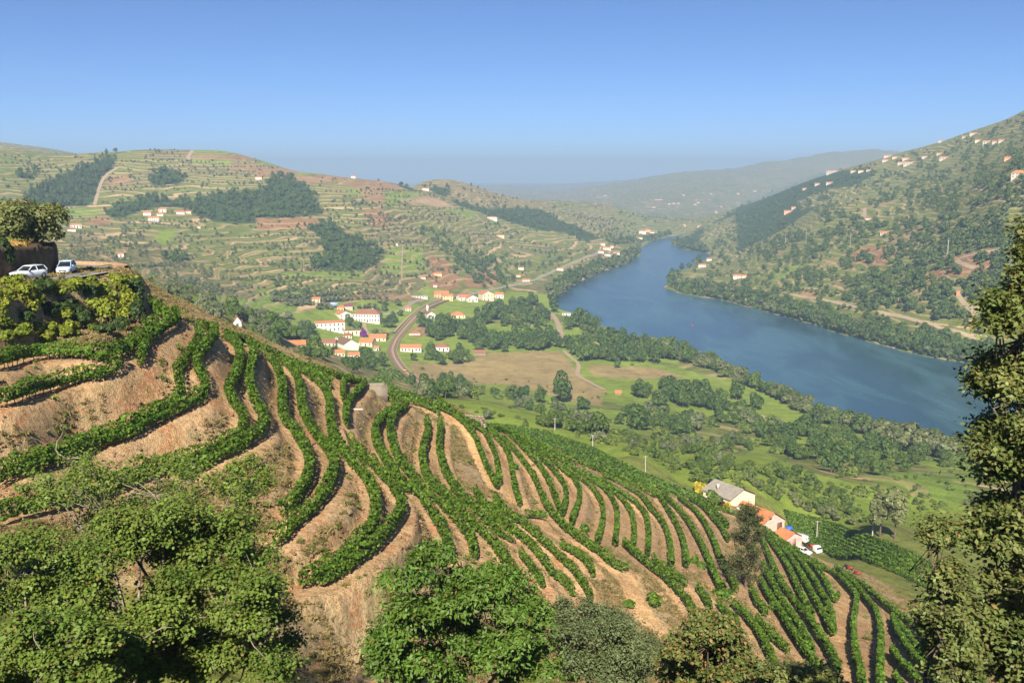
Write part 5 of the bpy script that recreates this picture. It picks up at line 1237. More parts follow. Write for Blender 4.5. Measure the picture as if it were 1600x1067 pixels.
RAILPX = [(668,608),(645,592),(628,578),(617,562),(612,548),(618,532),(632,514),(648,497),(664,483),(684,474),(706,466),(726,459)]
RL = px_line(RAILPX, 350.0, 6.0, 5)
rl = empty('railway', (0, 0, 0)); tag(rl, 'double railway line with brown ballast curving through the village', 'railway')
ribbon('ballast_bed', RL, 9.0, M_GRAV, 0.75, kind=None, thick=1.6, parent=rl)
for s in (-2.3, 2.3): ribbon('sleeper_bed', RL, 2.6, M_BALL, 0.80, kind=None, side=s, parent=rl)
for s in (-3.0, -1.55, 1.55, 3.0): ribbon('rail', RL, 0.22, M_RAIL, 0.95, kind=None, side=s, parent=rl, thick=0.18)
ribbon('platform', RL[int(len(RL) * .55):int(len(RL) * .9)], 2.6, M_GRAV, 1.2, kind=None, side=-7.2, thick=2.0, parent=rl)
CLEAR.append((RL, 8.0))
for nm, pts, w, mat in [('riverside_road', [(735,460),(770,452),(800,447),(835,438),(870,422),(900,408),(925,400),(940,394)], 6.0, M_CONC), ('village_road', [(600,492),(617,489),(632,483),(640,476),(655,468),(690,470)], 5.0, M_CONC),
                        ('farm_track', [(880,548),(893,560),(905,568),(904,578),(899,588),(912,592),(945,610)], 3.5, M_GRAV), ('landing_track', [(862,490),(868,498),(873,508),(876,522),(880,532)], 6.0, M_GRAV),
                        ('opposite_bank_road', [(1225,459),(1262,465),(1300,471),(1340,481)], 3.0, M_GRAV), ('opposite_bank_road', [(1370,487),(1405,494),(1440,503),(1480,515),(1530,530)], 3.5, M_GRAV),
                        ('hill_track', zp('A', [(660,290),(600,325),(572,355),(552,400),(540,450),(525,500)]), 5.0, M_GRAV), ('hill_track', zp('B', [(800,340),(870,325),(960,310),(1020,330)]), 3.0, M_GRAV),
                        ('hill_track', zp('B', [(1220,410),(1245,440),(1300,480)]), 4.0, M_GRAV), ('hill_track', zp('B', [(815,590),(812,660),(810,720),(812,780)]), 1.6, M_GRAV),
                        ('hill_track', zp('A', [(1080,190),(1060,215),(1040,235),(1050,250)]), 7.0, M_GRAV), ('opposite_hill_track', zp('D', [(1290,725),(1100,760),(1065,770),(1120,800),(1170,815)]), 4.0, M_GRAV),
                        ('opposite_hill_track', zp('D', [(1085,940),(1110,980),(1150,1020),(1180,1050)]), 4.0, M_GRAV), ('opposite_hill_track', zp('D', [(630,520),(632,570),(660,575)]), 5.0, M_GRAV),
                        ('garden_path', [(568,505),(571,515),(575,525)], 4.0, M_GRAV), ('hill_track', zp('C', [(30,460),(60,490),(70,500)]), 4.0, M_GRAV)]:
    L = px_line(pts, 260.0)
    if len(L) > 2: ribbon(nm, L, w, mat, 0.30, drape=True); CLEAR.append((L, w * 0.5 + 2.0))

# ------------------------------------------------------------------ houses
HPX = []
def hs(label, px, py, wpx, hpx, dm, name='house', rmin=330.0, rmax=1e9, **kw):
    loc = hit(px, py, 0, rmin)[0]
    while rmax < 1e8 and py < 1000 and (np.isnan(loc[0]) or math.hypot(loc[0], loc[1]) > rmax): py += 1.0; loc = hit(px, py, 0, rmin)[0]
    if np.isnan(loc[0]): print('lost', label); return
    D = math.hypot(loc[0], loc[1]); w = wpx * D / F; h = hpx * D / F
    HPX.append((px, py, wpx, hpx * 2.2, D)); CLEAR.append((loc[None], w * 0.6 + 4))
    return house(name, label, px, py, w, dm, h, loc=loc, rmin=rmin, **kw)
B = hs('large white manor with two rows of windows and a brown hipped roof', 572, 504, 43, 13, 14, 'manor', roof='hip', rh=4.2, tile=M_TILEB, yaw=-14, win=10, floors=2, gwin=4, chim=True)
hs('white wing with bright orange roof joined behind the manor', 540, 500, 20, 10, 16, 'manor_wing', roof='gable', ridge='y', tile=M_TILE, yaw=20, rh=3, win=3, floors=2)
hs('long white two-storey warehouse with thin orange roof below the manor', 516, 517, 46, 14, 10, 'warehouse', roof='gable', rh=1.6, yaw=8, win=7, floors=2)
hs('low cream house with flat brown roof below the warehouse', 551, 524, 30, 8, 9, rh=1.0, tile=M_TILED, wall=M_CREAM, win=5, yaw=4)
hs('white church front with wide gable and dark roof', 549, 547, 25, 10, 22, 'church', ridge='y', rh=4.0, tile=M_TILED, yaw=22)
hs('slim cream bell tower beside the church', 526, 540, 5, 12, 3.4, 'bell_tower', roof='hip', rh=1.2, wall=M_CREAM, tile=M_CONC, win=1, door=False, cat='tower')
hs('long brown-roofed house left of the bell tower', 512, 540, 24, 6, 10, rh=2.4, tile=M_TILEB, wall=M_GREYW, yaw=-12, win=4)
hs('small house with brown hipped roof between warehouse and church', 543, 528, 14, 4, 8, roof='hip', rh=2.2, tile=M_TILEB, wall=M_CREAM, win=3)
hs('orange-roofed house directly right of the church', 571, 541, 22, 6, 12, rh=3.2, yaw=-20, wall=M_CREAM, win=3)
hs('small white house with orange roof next to the railway below the church', 588, 548, 8, 5, 6, rh=1.4, yaw=-10, win=2)
hs('cream cottage at the front of the village', 531, 556, 15, 7, 9, rh=2.0, wall=M_CREAM, tile=M_TILE, win=3)
hs('white cottage with orange roof at the front of the village', 553, 559, 19, 6, 8, rh=1.8, win=4, yaw=-8)
hs('orange-roofed house between the church and the railway bend', 590, 533, 26, 5, 11, rh=3.2, wall=M_CREAM, yaw=-8, win=4)
hs('long low orange roof among trees at the village edge', 461, 538, 32, 3.5, 8, rh=2.0, wall=M_CREAM, win=5)
hs('maroon-roofed shed behind the manor', 544, 484, 14, 6, 10, 'shed', rh=2.0, tile=plain('maroon_sheet', (.20, .07, .07), 0.7), wall=M_GREYW)
hs('yellow house with orange roof behind the manor wing', 532, 485, 10, 5, 8, rh=1.6, wall=M_YEL, win=2)
hs('small pink-roofed house above the olive row', 494, 472, 12, 5, 7, rh=2.0, wall=M_CREAM, win=2)
hs('white station building with gable beside the rails', 674, 498, 13, 7, 12, 'station', ridge='y', rh=2.8, tile=M_TILEB, win=2, yaw=10)
hs('small house with orange roof left of the rails by the station', 638, 486, 9, 4, 6, rh=1.6, win=2)
hs('salmon-coloured house with orange roof at the foot of the hill', 690, 466, 23, 8, 10, rh=2.6, wall=M_PINK, win=5, floors=2, yaw=6)
hs('yellow house with red roof beside the salmon house', 700, 470, 16, 8, 9, rh=2.0, wall=M_YEL, win=3, floors=2, yaw=6)
hs('long white wall-like building left of the salmon house', 655, 466, 26, 3.5, 5, 'outbuilding', rh=0.8, tile=M_CONC, win=6)
hs('orange-roofed house right of the railway at the hill foot', 727, 470, 19, 6, 11, rh=3.0, yaw=24, win=3)
hs('white gabled house with orange roof near the river road', 739, 472, 17, 7, 12, ridge='y', rh=3.2, yaw=20, win=3)
hs('tall cream gabled house above the riverside trees', 763, 470, 19, 11, 14, ridge='y', rh=3.6, wall=M_CREAM, tile=M_TILE, yaw=24, win=3, floors=2)
hs('orange-roofed annex right of the tall cream house', 780, 466, 14, 6, 9, rh=2.4, yaw=8, win=3)
hs('orange-roofed bungalow among trees right of the station', 715, 497, 24, 4.5, 12, 'bungalow', roof='hip', rh=3.2, wall=M_CREAM, win=4)
hs('long white house with orange roof right of the railway bend', 642, 550, 33, 7, 9, rh=2.4, win=6, yaw=-6)
hs('brown-roofed shed against the railway embankment', 648, 524, 18, 4, 8, 'shed', roof='hip', rh=2.6, tile=M_TILEB, wall=M_GREYW)
hs('white house with brown hipped roof among trees by the dry field', 690, 549, 24, 7, 10, roof='hip', rh=2.8, tile=M_TILEB, win=4)
hs('brown-roofed ruin among trees above the dry field', 750, 555, 20, 4, 8, 'ruin', rh=2.0, tile=M_TILEB, wall=M_STONE)
hs('white hut with a red door and steep roof below the terraces', 371, 510, 12, 8, 7, 'hut', ridge='y', rh=2.6, tile=M_TILE, win=1)
hs('small orange-roofed hut beside the track in the fields', 966, 617, 10, 3, 5, 'hut', rh=1.6, wall=M_STONE)
hs('tiny tan hut among trees near the river', 1190, 655, 9, 3, 4, 'hut', roof='hip', rh=1.4, tile=M_GRAV, wall=M_STONE)
hs('white kiosk at the landing stage', 885, 493, 13, 4, 5, 'kiosk', rh=0.4, tile=M_CONC, win=3)
# left hill
for lab, px, py, wp, hp, kw in [('orange-roofed white house, left of the hamlet on the left hill', 230, 337, 12, 5, {}), ('long white two-storey house at the front of the hill hamlet', 240, 346, 17, 7, dict(win=6, floors=2)), ('white house at the top of the hill hamlet', 254, 332, 12, 6, dict(win=3)),
  ('cream house in the middle of the hill hamlet', 250, 338, 10, 4, dict(wall=M_CREAM)), ('orange-roofed house right of the hill hamlet', 282, 335, 13, 4, {}), ('tan house at the right end of the hill hamlet', 294, 334, 9, 4, dict(wall=M_CREAM, tile=M_TILEB)),
  ('white farm with orange roof near the olive crown', 119, 357, 16, 6, dict(win=4)), ('low brown-roofed barn in front of the farm near the olive crown', 112, 362, 12, 4, dict(tile=M_TILEB)), ('white square hut alone on the lower terraces', 189, 402, 9, 6, dict(win=1)),
  ('tiny white hut below the dark wood', 311, 357, 5, 3, {}), ('white villa with red roof on the spur above the river', 769, 344, 17, 6, dict(win=5, roof='hip')), ('pink-roofed house below the villa on the spur', 782, 371, 13, 4, dict(wall=M_CREAM)),
  ('white house on the skyline of the second ridge', 665, 298, 11, 4, {}), ('tiny white house on the left hill skyline', 552, 279, 7, 4, {}), ('orange house at the left edge of the dark wood', 404, 281, 10, 4, {}),
  ('low yellow house on the terraces above the salmon house', 684, 431, 14, 4, dict(wall=M_YEL)), ('orange-roofed shed beside the green terrace', 661, 436, 9, 3, {}), ('tiny white chapel on the terrace edge', 620, 384, 4, 4, {}), ('small orange house above the salmon house', 680, 449, 7, 4, {})]:
    hs(lab, px, py, wp * 0.9, hp * 0.85, 8, **kw)
# riverside hamlets
for lab, px, py, wp, hp, kw in [('orange-roofed house in the middle of the riverside hamlet', 948, 391, 14, 5, dict(win=3)), ('white house at the water side of the riverside hamlet', 963, 398, 12, 5, {}), ('red-roofed house left in the riverside hamlet', 939, 396, 10, 4, {}), ('white house at the top of the riverside hamlet', 942, 384, 8, 4, {}), ('long white house at the front of the riverside hamlet', 949, 400, 11, 4, dict(tile=M_TILEB)), ('cream house at the right of the riverside hamlet', 956, 388, 7, 4, dict(wall=M_CREAM)),
  ('white house of the far hamlet at the river bend', 1004, 366, 12, 6, {}), ('pink house of the far hamlet at the river bend', 1012, 363, 9, 5, dict(wall=M_PINK)), ('white house at the right end of the far hamlet', 1019, 365, 8, 4, {}), ('orange-roofed house below the far hamlet', 1000, 374, 9, 4, {}),
  ('brown house above the river road', 814, 422, 10, 5, dict(wall=M_CREAM, tile=M_TILEB)), ('orange-roofed house beside the river road', 875, 423, 12, 4, {}), ('long orange roof left of the river road', 822, 440, 14, 3, {}), ('orange house on the cut of the railway', 810, 433, 8, 3, dict(wall=M_CREAM)), ('white hut by the trees left of the river', 784, 462, 7, 4, {}),
  ('white house alone on the wooded point across the river', 1097, 418, 13, 5, dict(win=3)), ('small white house behind the wooded point', 1108, 408, 9, 4, {}), ('white house with orange roof and terrace above the far bank', 1152, 436, 14, 7, dict(win=3, floors=2)), ('tan annex beside the house on the far bank', 1163, 434, 8, 4, dict(wall=M_CREAM))]:
    hs(lab, px, py, wp * 0.85, hp * 0.8, 8, rmin=900.0, **kw)
# right hill and far valley
for lab, px, py, wp, hp, kw in [('long orange-roofed house on the ridge end of the right hill', 1300, 267, 20, 6, dict(win=6)), ('white house right of the ridge-end house', 1333, 270, 9, 4, {}), ('small cream house right of the ridge-end house', 1345, 270, 9, 4, dict(wall=M_CREAM)), ('orange shed at the end of the ridge row', 1357, 268, 8, 3, {}),
  ('white house on the upper ridge, first of the row', 1387, 246, 13, 4, {}), ('white house below the upper ridge row', 1383, 253, 10, 4, {}), ('large white house in the ridge village', 1420, 258, 18, 6, dict(win=4)), ('orange-roofed house in the ridge village', 1408, 257, 12, 4, {}), ('white house above the ridge village', 1416, 250, 13, 4, {}), ('cream house left in the ridge village', 1398, 248, 8, 3, dict(wall=M_CREAM)),
  ('brown-roofed house among trees on the upper hill', 1446, 247, 12, 4, dict(tile=M_TILEB)), ('white house with orange roof on the upper hill', 1476, 249, 17, 5, dict(win=4)), ('orange-roofed house above it on the upper hill', 1468, 242, 10, 3, {}), ('white chapel on the skyline of the right hill', 1469, 222, 6, 4, {}),
  ('orange-roofed house near the top of the right hill', 1521, 211, 12, 4, {}), ('tiny white house near the top of the right hill', 1506, 216, 6, 3, {}), ('largest white house of the summit village', 1543, 224, 15, 5, dict(win=3)), ('cream house left in the summit village', 1528, 222, 9, 4, dict(wall=M_CREAM)), ('white house right in the summit village', 1555, 224, 10, 4, {}), ('orange-roofed house at the right end of the summit village', 1565, 222, 10, 4, {}),
  ('pinkish house on the slope below the summit village', 1576, 249, 13, 4, dict(wall=M_PINK)), ('large white villa with orange hipped roof at the right edge', 1592, 275, 24, 9, dict(roof='hip', win=4, floors=2, rh=3.0)), ('orange-roofed house on the lower ridge', 1277, 290, 9, 4, {}), ('white house on the lower ridge', 1296, 288, 12, 4, {}), ('white house at the left end of the lower ridge', 1257, 297, 7, 3, {}),
  ('pink farmhouse on the mid slope of the right hill', 1232, 333, 16, 6, dict(wall=M_PINK, tile=M_TILEB)), ('white annex of the pink farmhouse', 1240, 327, 8, 4, {}), ('white house with orange roof in the woods of the right hill', 1382, 366, 15, 4, dict(win=3)), ('brown barn on the cleared patch of the right hill', 1356, 344, 10, 4, dict(wall=M_CREAM, tile=M_TILEB))]:
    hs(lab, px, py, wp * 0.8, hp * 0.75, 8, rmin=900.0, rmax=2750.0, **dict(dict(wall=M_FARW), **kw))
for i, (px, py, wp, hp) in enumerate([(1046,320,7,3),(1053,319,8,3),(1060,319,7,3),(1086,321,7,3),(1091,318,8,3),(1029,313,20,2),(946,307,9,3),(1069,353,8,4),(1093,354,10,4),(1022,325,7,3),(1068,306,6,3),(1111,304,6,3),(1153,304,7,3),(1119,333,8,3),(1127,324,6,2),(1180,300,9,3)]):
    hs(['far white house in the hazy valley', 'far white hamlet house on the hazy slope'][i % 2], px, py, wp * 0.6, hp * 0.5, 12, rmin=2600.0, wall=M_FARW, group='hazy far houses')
hs('orange ruined tower on the far bank slope', 1497, 462, 5, 8, 4, 'ruin_tower', roof='hip', rh=0.5, wall=plain('orange_brick', (.50, .24, .12), 0.9), tile=M_STONE, rmin=800.0, cat='tower')

# farmhouse below the crest
FY = 46
g = at(1208, 829, 232.0); farm = house('farmhouse', 'pinkish farmhouse with long orange tile roof, dormer and two openings in its gable', 0, 0, 7.4, 14.5, 2.9, 'gable', 2.3, M_GREYW, M_TILE, FY, loc=np.array(g), ridge='y', over=0.3)
part('window', [box(-1.2, -0.03, 4.1, 0.9, 0.12, 0.9)], M_WOOD, farm); part('door', [box(2.0, -0.03, 1.3, 1.5, 0.12, 2.2)], M_WOOD, farm)
dm = poly_part('dormer', [(-3.6, 6.4, 3.2), (-3.6, 9.0, 3.2), (-1.2, 9.0, 3.2), (-1.2, 6.4, 3.2), (-3.6, 6.4, 4.3), (-3.6, 9.0, 4.3), (-1.2, 9.0, 4.3), (-1.2, 6.4, 4.3), (-3.6, 7.7, 5.3), (-0.6, 7.7, 5.3)], [(0, 1, 5, 8, 4), (1, 2, 6, 5), (3, 0, 4, 7)], M_WHITE, farm)
poly_part('dormer_roof', [(-3.85, 6.1, 4.15), (-3.85, 7.7, 5.42), (-0.4, 7.7, 5.42), (-0.8, 6.1, 4.15), (-3.85, 9.3, 4.15), (-0.8, 9.3, 4.15)], [(0, 3, 2, 1), (1, 2, 5, 4)], M_TILE, dm)
part('dormer_window', [box(-3.62, 7.7, 3.7, 0.1, 1.0, 0.9)], M_GLASS, dm)
g1 = at(1160, 792, 240.0); fh = house('farm_building', 'cream farm building with grey sheet roof behind the farmhouse', 0, 0, 8.4, 9.5, 3.2, 'gable', 1.9, M_CREAM, M_TILEG, FY, loc=np.array(g1), ridge='y', over=0.35)
part('window', [box(-4.23, 3.0, 2.4, 0.1, 1.2, 1.1)], M_GLASS, fh); part('chimney', [box(-2.6, 6.0, 4.6, 0.6, 0.6, 1.4)], M_GREYW, fh)
g2 = at(1240, 853, 232.0); sh = house('farm_shed', 'low shed with orange tile roof at the end of the farm', 0, 0, 5.2, 11.0, 2.3, 'gable', 1.2, M_GREYW, M_TILE, FY, loc=np.array(g2), ridge='y', over=0.25)
part('door', [box(-0.4, -0.03, 1.0, 2.0, 0.1, 2.0)], plain('pink_door', (.42, .24, .20), 0.8), sh)
for l_, r_ in ((g, 11), (g1, 9), (g2, 8)): CLEAR.append((np.array(l_)[None], r_))
M_YF = leaf_mat('golden_shrub_leaf', (.42, .36, .02), (.52, .42, .04), trans=0.25, nscale=0.8, rnd=0.0)
clump('golden_conifer', 'golden-yellow pointed shrub left of the grey-roofed farm building', 'shrub', 1093, 772, 17, 18, M_YF, 801, leaf=0.5, n=500, rmin=205.0)
clump('golden_bush', 'golden-yellow bush below the grey-roofed farm building', 'shrub', 1136, 798, 10, 11, M_YF, 802, leaf=0.45, n=350, rmin=205.0)
clump('purple_bush', 'dark purple-leaved bush between the two farm roofs', 'shrub', 1126, 793, 18, 13, leaf_mat('purple_leaf', (.07, .05, .04), (.10, .07, .05), rnd=0.0), 803, leaf=0.5, n=400, rmin=205.0)
clump('garden_tree', 'green garden tree against the grey-roofed farm building', 'tree', 1112, 790, 24, 22, M_ROUND, 804, leaf=0.5, n=700, rmin=205.0, trunk=0.2)
clump('bougainvillea', 'purple flowering bougainvillea by the cream village house', 'shrub', 568, 526, 10, 9, leaf_mat('purple_bract', (.20, .03, .25), (.30, .05, .36), rnd=0.0), 805, leaf=0.3, n=500, rmin=400, rmax=2000)
for i, (px, py, w, h_, lab) in enumerate([(1375,838,34,70,'feathery pale green poplar, left of the pair below the vineyard'), (1398,842,38,78,'feathery pale green poplar, right of the pair below the vineyard')]):
    clump('poplar_tree', lab, 'poplar', px, py, w, h_, M_WILLOW, 810 + i, leaf=0.30, n=2600, rmin=225, rmax=700, trunk=0.25)
# bushes scattered on the vineyard slope
for i, (px, py, w, h_) in enumerate([(1023,950,30,26),(983,950,20,14),(914,834,15,18),(1095,888,16,14),(1085,880,14,12),(805,733,12,10),(776,794,18,16),(1210,955,20,16),(1200,900,18,12),(1130,935,40,16),(1290,960,14,14)]):
    clump('slope_bush', 'small green bush growing between the vine rows on the slope', 'shrub', px, py, w, h_, M_VINE, 830 + i, 'bushes between the vine rows', leaf=0.26, n=420, rmin=60, rmax=300)
# ------------------------------------------------------------------ vehicles
def loft(st):
    """closed skin over cross sections: (x, half width, z bottom, z top)"""
    v, f = [], []
    for x, w, zb, zt in st:
        m = (zb + zt) / 2
        v += [(x, -w * .90, zb), (x, -w, zb + (m - zb) * .5), (x, -w, m + (zt - m) * .4), (x, -w * .88, zt), (x, w * .88, zt), (x, w, m + (zt - m) * .4), (x, w, zb + (m - zb) * .5), (x, w * .90, zb)]
    for i in range(len(st) - 1):
        for k in range(8): f.append((i * 8 + k, i * 8 + (k + 1) % 8, i * 8 + 8 + (k + 1) % 8, i * 8 + 8 + k))
    v = np.array(v); n = len(st) - 1
    f += [(3, 2, 1, 0), (4, 3, 0, 7), (5, 4, 7, 6), (n*8+0, n*8+1, n*8+2, n*8+3), (n*8+7, n*8+0, n*8+3, n*8+4), (n*8+6, n*8+7, n*8+4, n*8+5)]
    return v, np.array(f)
def wheel(parent, x, y, r, w):
    v, f = [], []; N = 16
    for s in (-1, 1):
        for rr in (r, r * .62):
            for k in range(N): a = 2 * math.pi * k / N; v.append((rr * math.cos(a), s * w / 2, rr * math.sin(a)))
    for k in range(N):
        k2 = (k + 1) % N; f += [(k, k2, 2 * N + k2, 2 * N + k), (k, N + k, N + k2, k2), (2 * N + k, 2 * N + k2, 3 * N + k2, 3 * N + k)]
    t = mesh_obj('wheel', np.array(v), np.array(f), [M_TYRE], parent); t.location = (x, y, r)
    s = 1 if y > 0 else -1; rv = [(0, s * w * .35, 0)] + [(r * .63 * math.cos(2 * math.pi * k / N), s * w * .42, r * .63 * math.sin(2 * math.pi * k / N)) for k in range(N)]
    mesh_obj('rim', np.array(rv), [(0, 1 + k, 1 + (k + 1) % N) for k in range(N)], [M_CHROME], t)
def car(name, label, loc, heading, paint, boxy=False):
    root = empty(name, loc, heading); root.scale = (.94, .94, .94); tag(root, label, 'car')
    zr = 1.40 if boxy else 1.45
    body = loft([(-1.95, .66, .38, .80), (-1.85, .78, .26, .90), (-1.2, .83, .22, .92), (0.5, .83, .22, .92), (0.95, .83, .22, .90), (1.55, .79, .22, .80 if not boxy else .84), (1.85, .74, .24, .70 if not boxy else .78), (1.98, .62, .34, .58 if not boxy else .68)])
    mesh_obj('body', *body, [paint], root, False)
    xr0, xr1 = (-1.60, 0.05) if boxy else (-1.45, 0.10)
    xb0, xb1 = (-1.88, 0.75) if boxy else (-1.85, 1.05)
    wb, wt = .73, .57
    gv = [(xb0, -wb, .89), (xb1, -wb, .89), (xb1, wb, .89), (xb0, wb, .89), (xr0, -wt, zr - .05), (xr1, -wt, zr - .05), (xr1, wt, zr - .05), (xr0, wt, zr - .05)]
    part('windows', [(np.array(gv), np.array([(0, 1, 5, 4), (1, 2, 6, 5), (2, 3, 7, 6), (3, 0, 4, 7), (4, 5, 6, 7)]))], M_CGL, root)
    rp = part('roof', [loft([(xr0 - .04, wt + .02, zr - .07, zr - .02), (xr0 + .2, wt + .03, zr - .07, zr + .02), (xr1 - .2, wt + .03, zr - .07, zr + .02), (xr1 + .06, wt + .02, zr - .08, zr - .02)])], paint, root)
    pil = []
    for s in (-1, 1):
        for a, b in (((xb0, .89), (xr0, zr - .05)), ((xb1, .89), (xr1, zr - .05)), ((-0.55, .89), (-0.5, zr - .05))):
            pil.append(tube([(a[0], s * (wb + .01), a[1]), (b[0], s * (wt + .01), b[1])], [.055, .045], 5))
    part('pillars', pil, paint, root)
    for s in (-1, 1):
        part('headlight', [box(1.90, s * .52, .66, .14, .30, .16)], M_LAMP, root); part('taillight', [box(-1.92, s * .58, .72, .1, .2, .24)], M_RED, root)
        part('mirror', [box(.72, s * .90, .95, .12, .18, .14)], paint if not boxy else M_BLACK, root)
        for x in (-1.25, 1.2): wheel(root, x, s * .74, .30, .19)
    part('grille', [box(1.985, 0, .47, .06, .80, .13)], M_BLACK, root); part('bumper', [box(1.95, 0, .34, .12, 1.30, .12)], paint, root); part('number_plate', [box(2.02, 0, .36, .02, .5, .1)], M_PAINT, root)
    return root
pr = project(ROAD[:, 0], ROAD[:, 1], ROAD[:, 2]); mr = np.hypot(ROAD[:, 0], ROAD[:, 1]) < 125
def road_at(px, off):
    k = int(np.argmin(np.abs(pr[0] - px) + np.where(mr, 0, 1e6))); d = ROAD[max(k - 2, 0)] - ROAD[k + 2]; h = math.atan2(d[1], d[0]); n = np.array((-math.sin(h), math.cos(h)))
    return (ROAD[k, 0] + n[0] * off, ROAD[k, 1] + n[1] * off, ROAD[k, 2] + 0.165), h
def facing(l, side): d = np.array((-l[0], -l[1])) / math.hypot(l[0], l[1]) + np.array((-side, 0)); return math.atan2(d[1], d[0])
l, h_ = road_at(58, -1.0); h_ = facing(l, 0.75); car('parked_car', 'boxy white hatchback on the road in front of the stone cut', l, h_, M_CARW, True)
l, h_ = road_at(117, -0.9); car('silver_car', 'silver-blue car coming round the road bend, facing the viewer', l, facing(l, 0.22), M_CARS)

def van(name, label, px, py, heading, cat='van'):
    g = at(px, py, 225.0); root = empty(name, g, heading); tag(root, label, cat)
    mesh_obj('body', *loft([(-2.2, .92, .4, 2.2), (-2.0, .98, .35, 2.4), (1.4, .98, .35, 2.4), (2.1, .95, .35, 2.1), (2.2, .88, .4, 1.6)]), [M_WHITE], root)
    for s in (-0.42, 0.42): part('window', [box(2.18, s, 1.75, .1, .42, .5)], M_CGL, root)
    for s in (-1, 1):
        for x in (-1.2, 1.2): wheel(root, x, s * .85, .33, .2)
    part('bumper', [box(2.2, 0, .45, .15, 1.7, .2)], M_BLACK, root); return root
van('caravan', 'white caravan with two dark end windows beside the farm shed', 1253, 846, R(-58), 'caravan')
g = at(1271, 862, 225.0); root = empty('pickup_truck', g, R(-66)); tag(root, 'white flatbed truck with red load facing the viewer by the farm shed', 'truck')
mesh_obj('cab', *loft([(0.5, .85, .5, 1.95), (0.7, .9, .4, 2.05), (1.5, .9, .4, 2.05), (2.1, .88, .4, 1.35), (2.2, .82, .45, 1.1)]), [M_WHITE], root)
part('windscreen', [(np.array([(1.56, -.74, 1.96), (1.56, .74, 1.96), (2.10, .78, 1.38), (2.10, -.78, 1.38)]), np.array([(0, 1, 2, 3)]))], M_CGL, root)
part('flatbed', [box(-1.1, 0, .85, 3.1, 1.8, .25), box(-1.1, -.88, 1.1, 3.1, .06, .35), box(-1.1, .88, 1.1, 3.1, .06, .35)], M_WOOD, root); part('load', [box(-0.9, .2, 1.35, 1.1, .9, .55)], M_RED, root)
for s in (-1, 1):
    part('headlight', [box(2.2, s * .6, .75, .06, .3, .2)], M_LAMP, root)
    for x in (-1.6, 1.5): wheel(root, x, s * .8, .36, .22)
g = at(1256, 864, 222.0); car('white_car', 'white car parked beside the flatbed truck', g, R(-50), M_WHITE, True)
# tractor and trailer
g = at(1324, 890, 222.0); root = empty('tractor', g, R(-40)); root.scale = (.8, .8, .8); tag(root, 'small red tractor working at the edge of the valley vineyard', 'tractor')
mesh_obj('hood', *loft([(0.0, .35, .7, 1.25), (1.3, .33, .65, 1.2), (1.5, .28, .7, 1.05)]), [M_RED], root); part('seat', [box(-.5, 0, 1.1, .5, .5, .12), box(-.75, 0, 1.35, .1, .5, .45)], M_BLACK, root); part('steering_column', [tube([(.0, 0, 1.2), (-.2, 0, 1.5)], [.04, .04], 6)], M_BLACK, root)
for s in (-1, 1): wheel(root, -.6, s * .62, .62, .3); wheel(root, 1.1, s * .5, .36, .2)
g = at(1339, 898, 218.0); root = empty('trailer', g, R(-40)); root.scale = (.6, .6, .6); tag(root, 'red trailer standing near the small tractor', 'trailer')
part('bed', [box(0, 0, .8, 2.4, 1.4, .12), box(0, -.7, 1.0, 2.4, .06, .4), box(0, .7, 1.0, 2.4, .06, .4), box(1.2, 0, 1.0, .06, 1.4, .4), box(-1.2, 0, 1.0, .06, 1.4, .4)], M_RED, root); part('drawbar', [tube([(1.2, 0, .7), (2.4, 0, .5)], [.05, .05], 6)], M_RED, root)
for s in (-1, 1): wheel(root, 0, s * .75, .35, .2)
g = at(1233, 828, 232.0); rs = np.random.default_rng(3); v, f = crown(rs, 10, 1, 1, 1, 2, .2); o = None
tv = np.array([(x * 1.0, y * 0.8, (1.3 if abs(x) < 1 and abs(y) < 1 else 0.0) + 0.15 * rs.random()) for y in (-1.4, -.7, 0, .7, 1.4) for x in (-1.5, -.75, 0, .75, 1.5)]); tf = np.array([(j * 5 + i, j * 5 + i + 1, j * 5 + i + 6, j * 5 + i + 5) for j in range(4) for i in range(4)])
o = mesh_obj('tarpaulin', tv, tf, [M_BLUE]); o.location = g; tag(o, 'blue tarpaulin over a heap at the farmhouse corner', 'tarpaulin')

# ------------------------------------------------------------------ poles, tank, ruin, jetty and other small things
def pole(label, px, py, hpx, rmin=300.0, arms=1, r=0.16, lattice=False, rmax=1e9):
    g = hit(px, py, 0, rmin, rmax)[0]
    if np.isnan(g[0]): print('pole lost', px, py); return
    D = math.hypot(g[0], g[1]); H = hpx * D / F; r = max(r, 0.28 * D / F)
    root = empty('power_pole', g); tag(root, label, 'pole')
    v, f = tube([(0, 0, -0.5), (0, 0, H)], [r * 1.25, r * 0.7], 7); mesh_obj('shaft', v, f, [M_POLE], root)
    for k in range(arms): part('crossarm', [box(0, 0, H - 0.3 - k * H * 0.12, max(1.4, H * 0.16) * (1 - 0.2 * k), r * 0.9, r * 0.9)], M_POLE, root)
    if lattice:
        br = []
        for s in (-1, 1): br += [tube([(s * H * .06, 0, 0), (s * r, 0, H * .9)], [r * .6, r * .5], 4)]
        for k in range(5): br.append(tube([(-H * .06 * (1 - k / 5), 0, H * .9 * k / 5), (H * .06 * (1 - (k + 1) / 5), 0, H * .9 * (k + 1) / 5)], [r * .4, r * .4], 4))
        part('lattice', br, M_POLE, root)
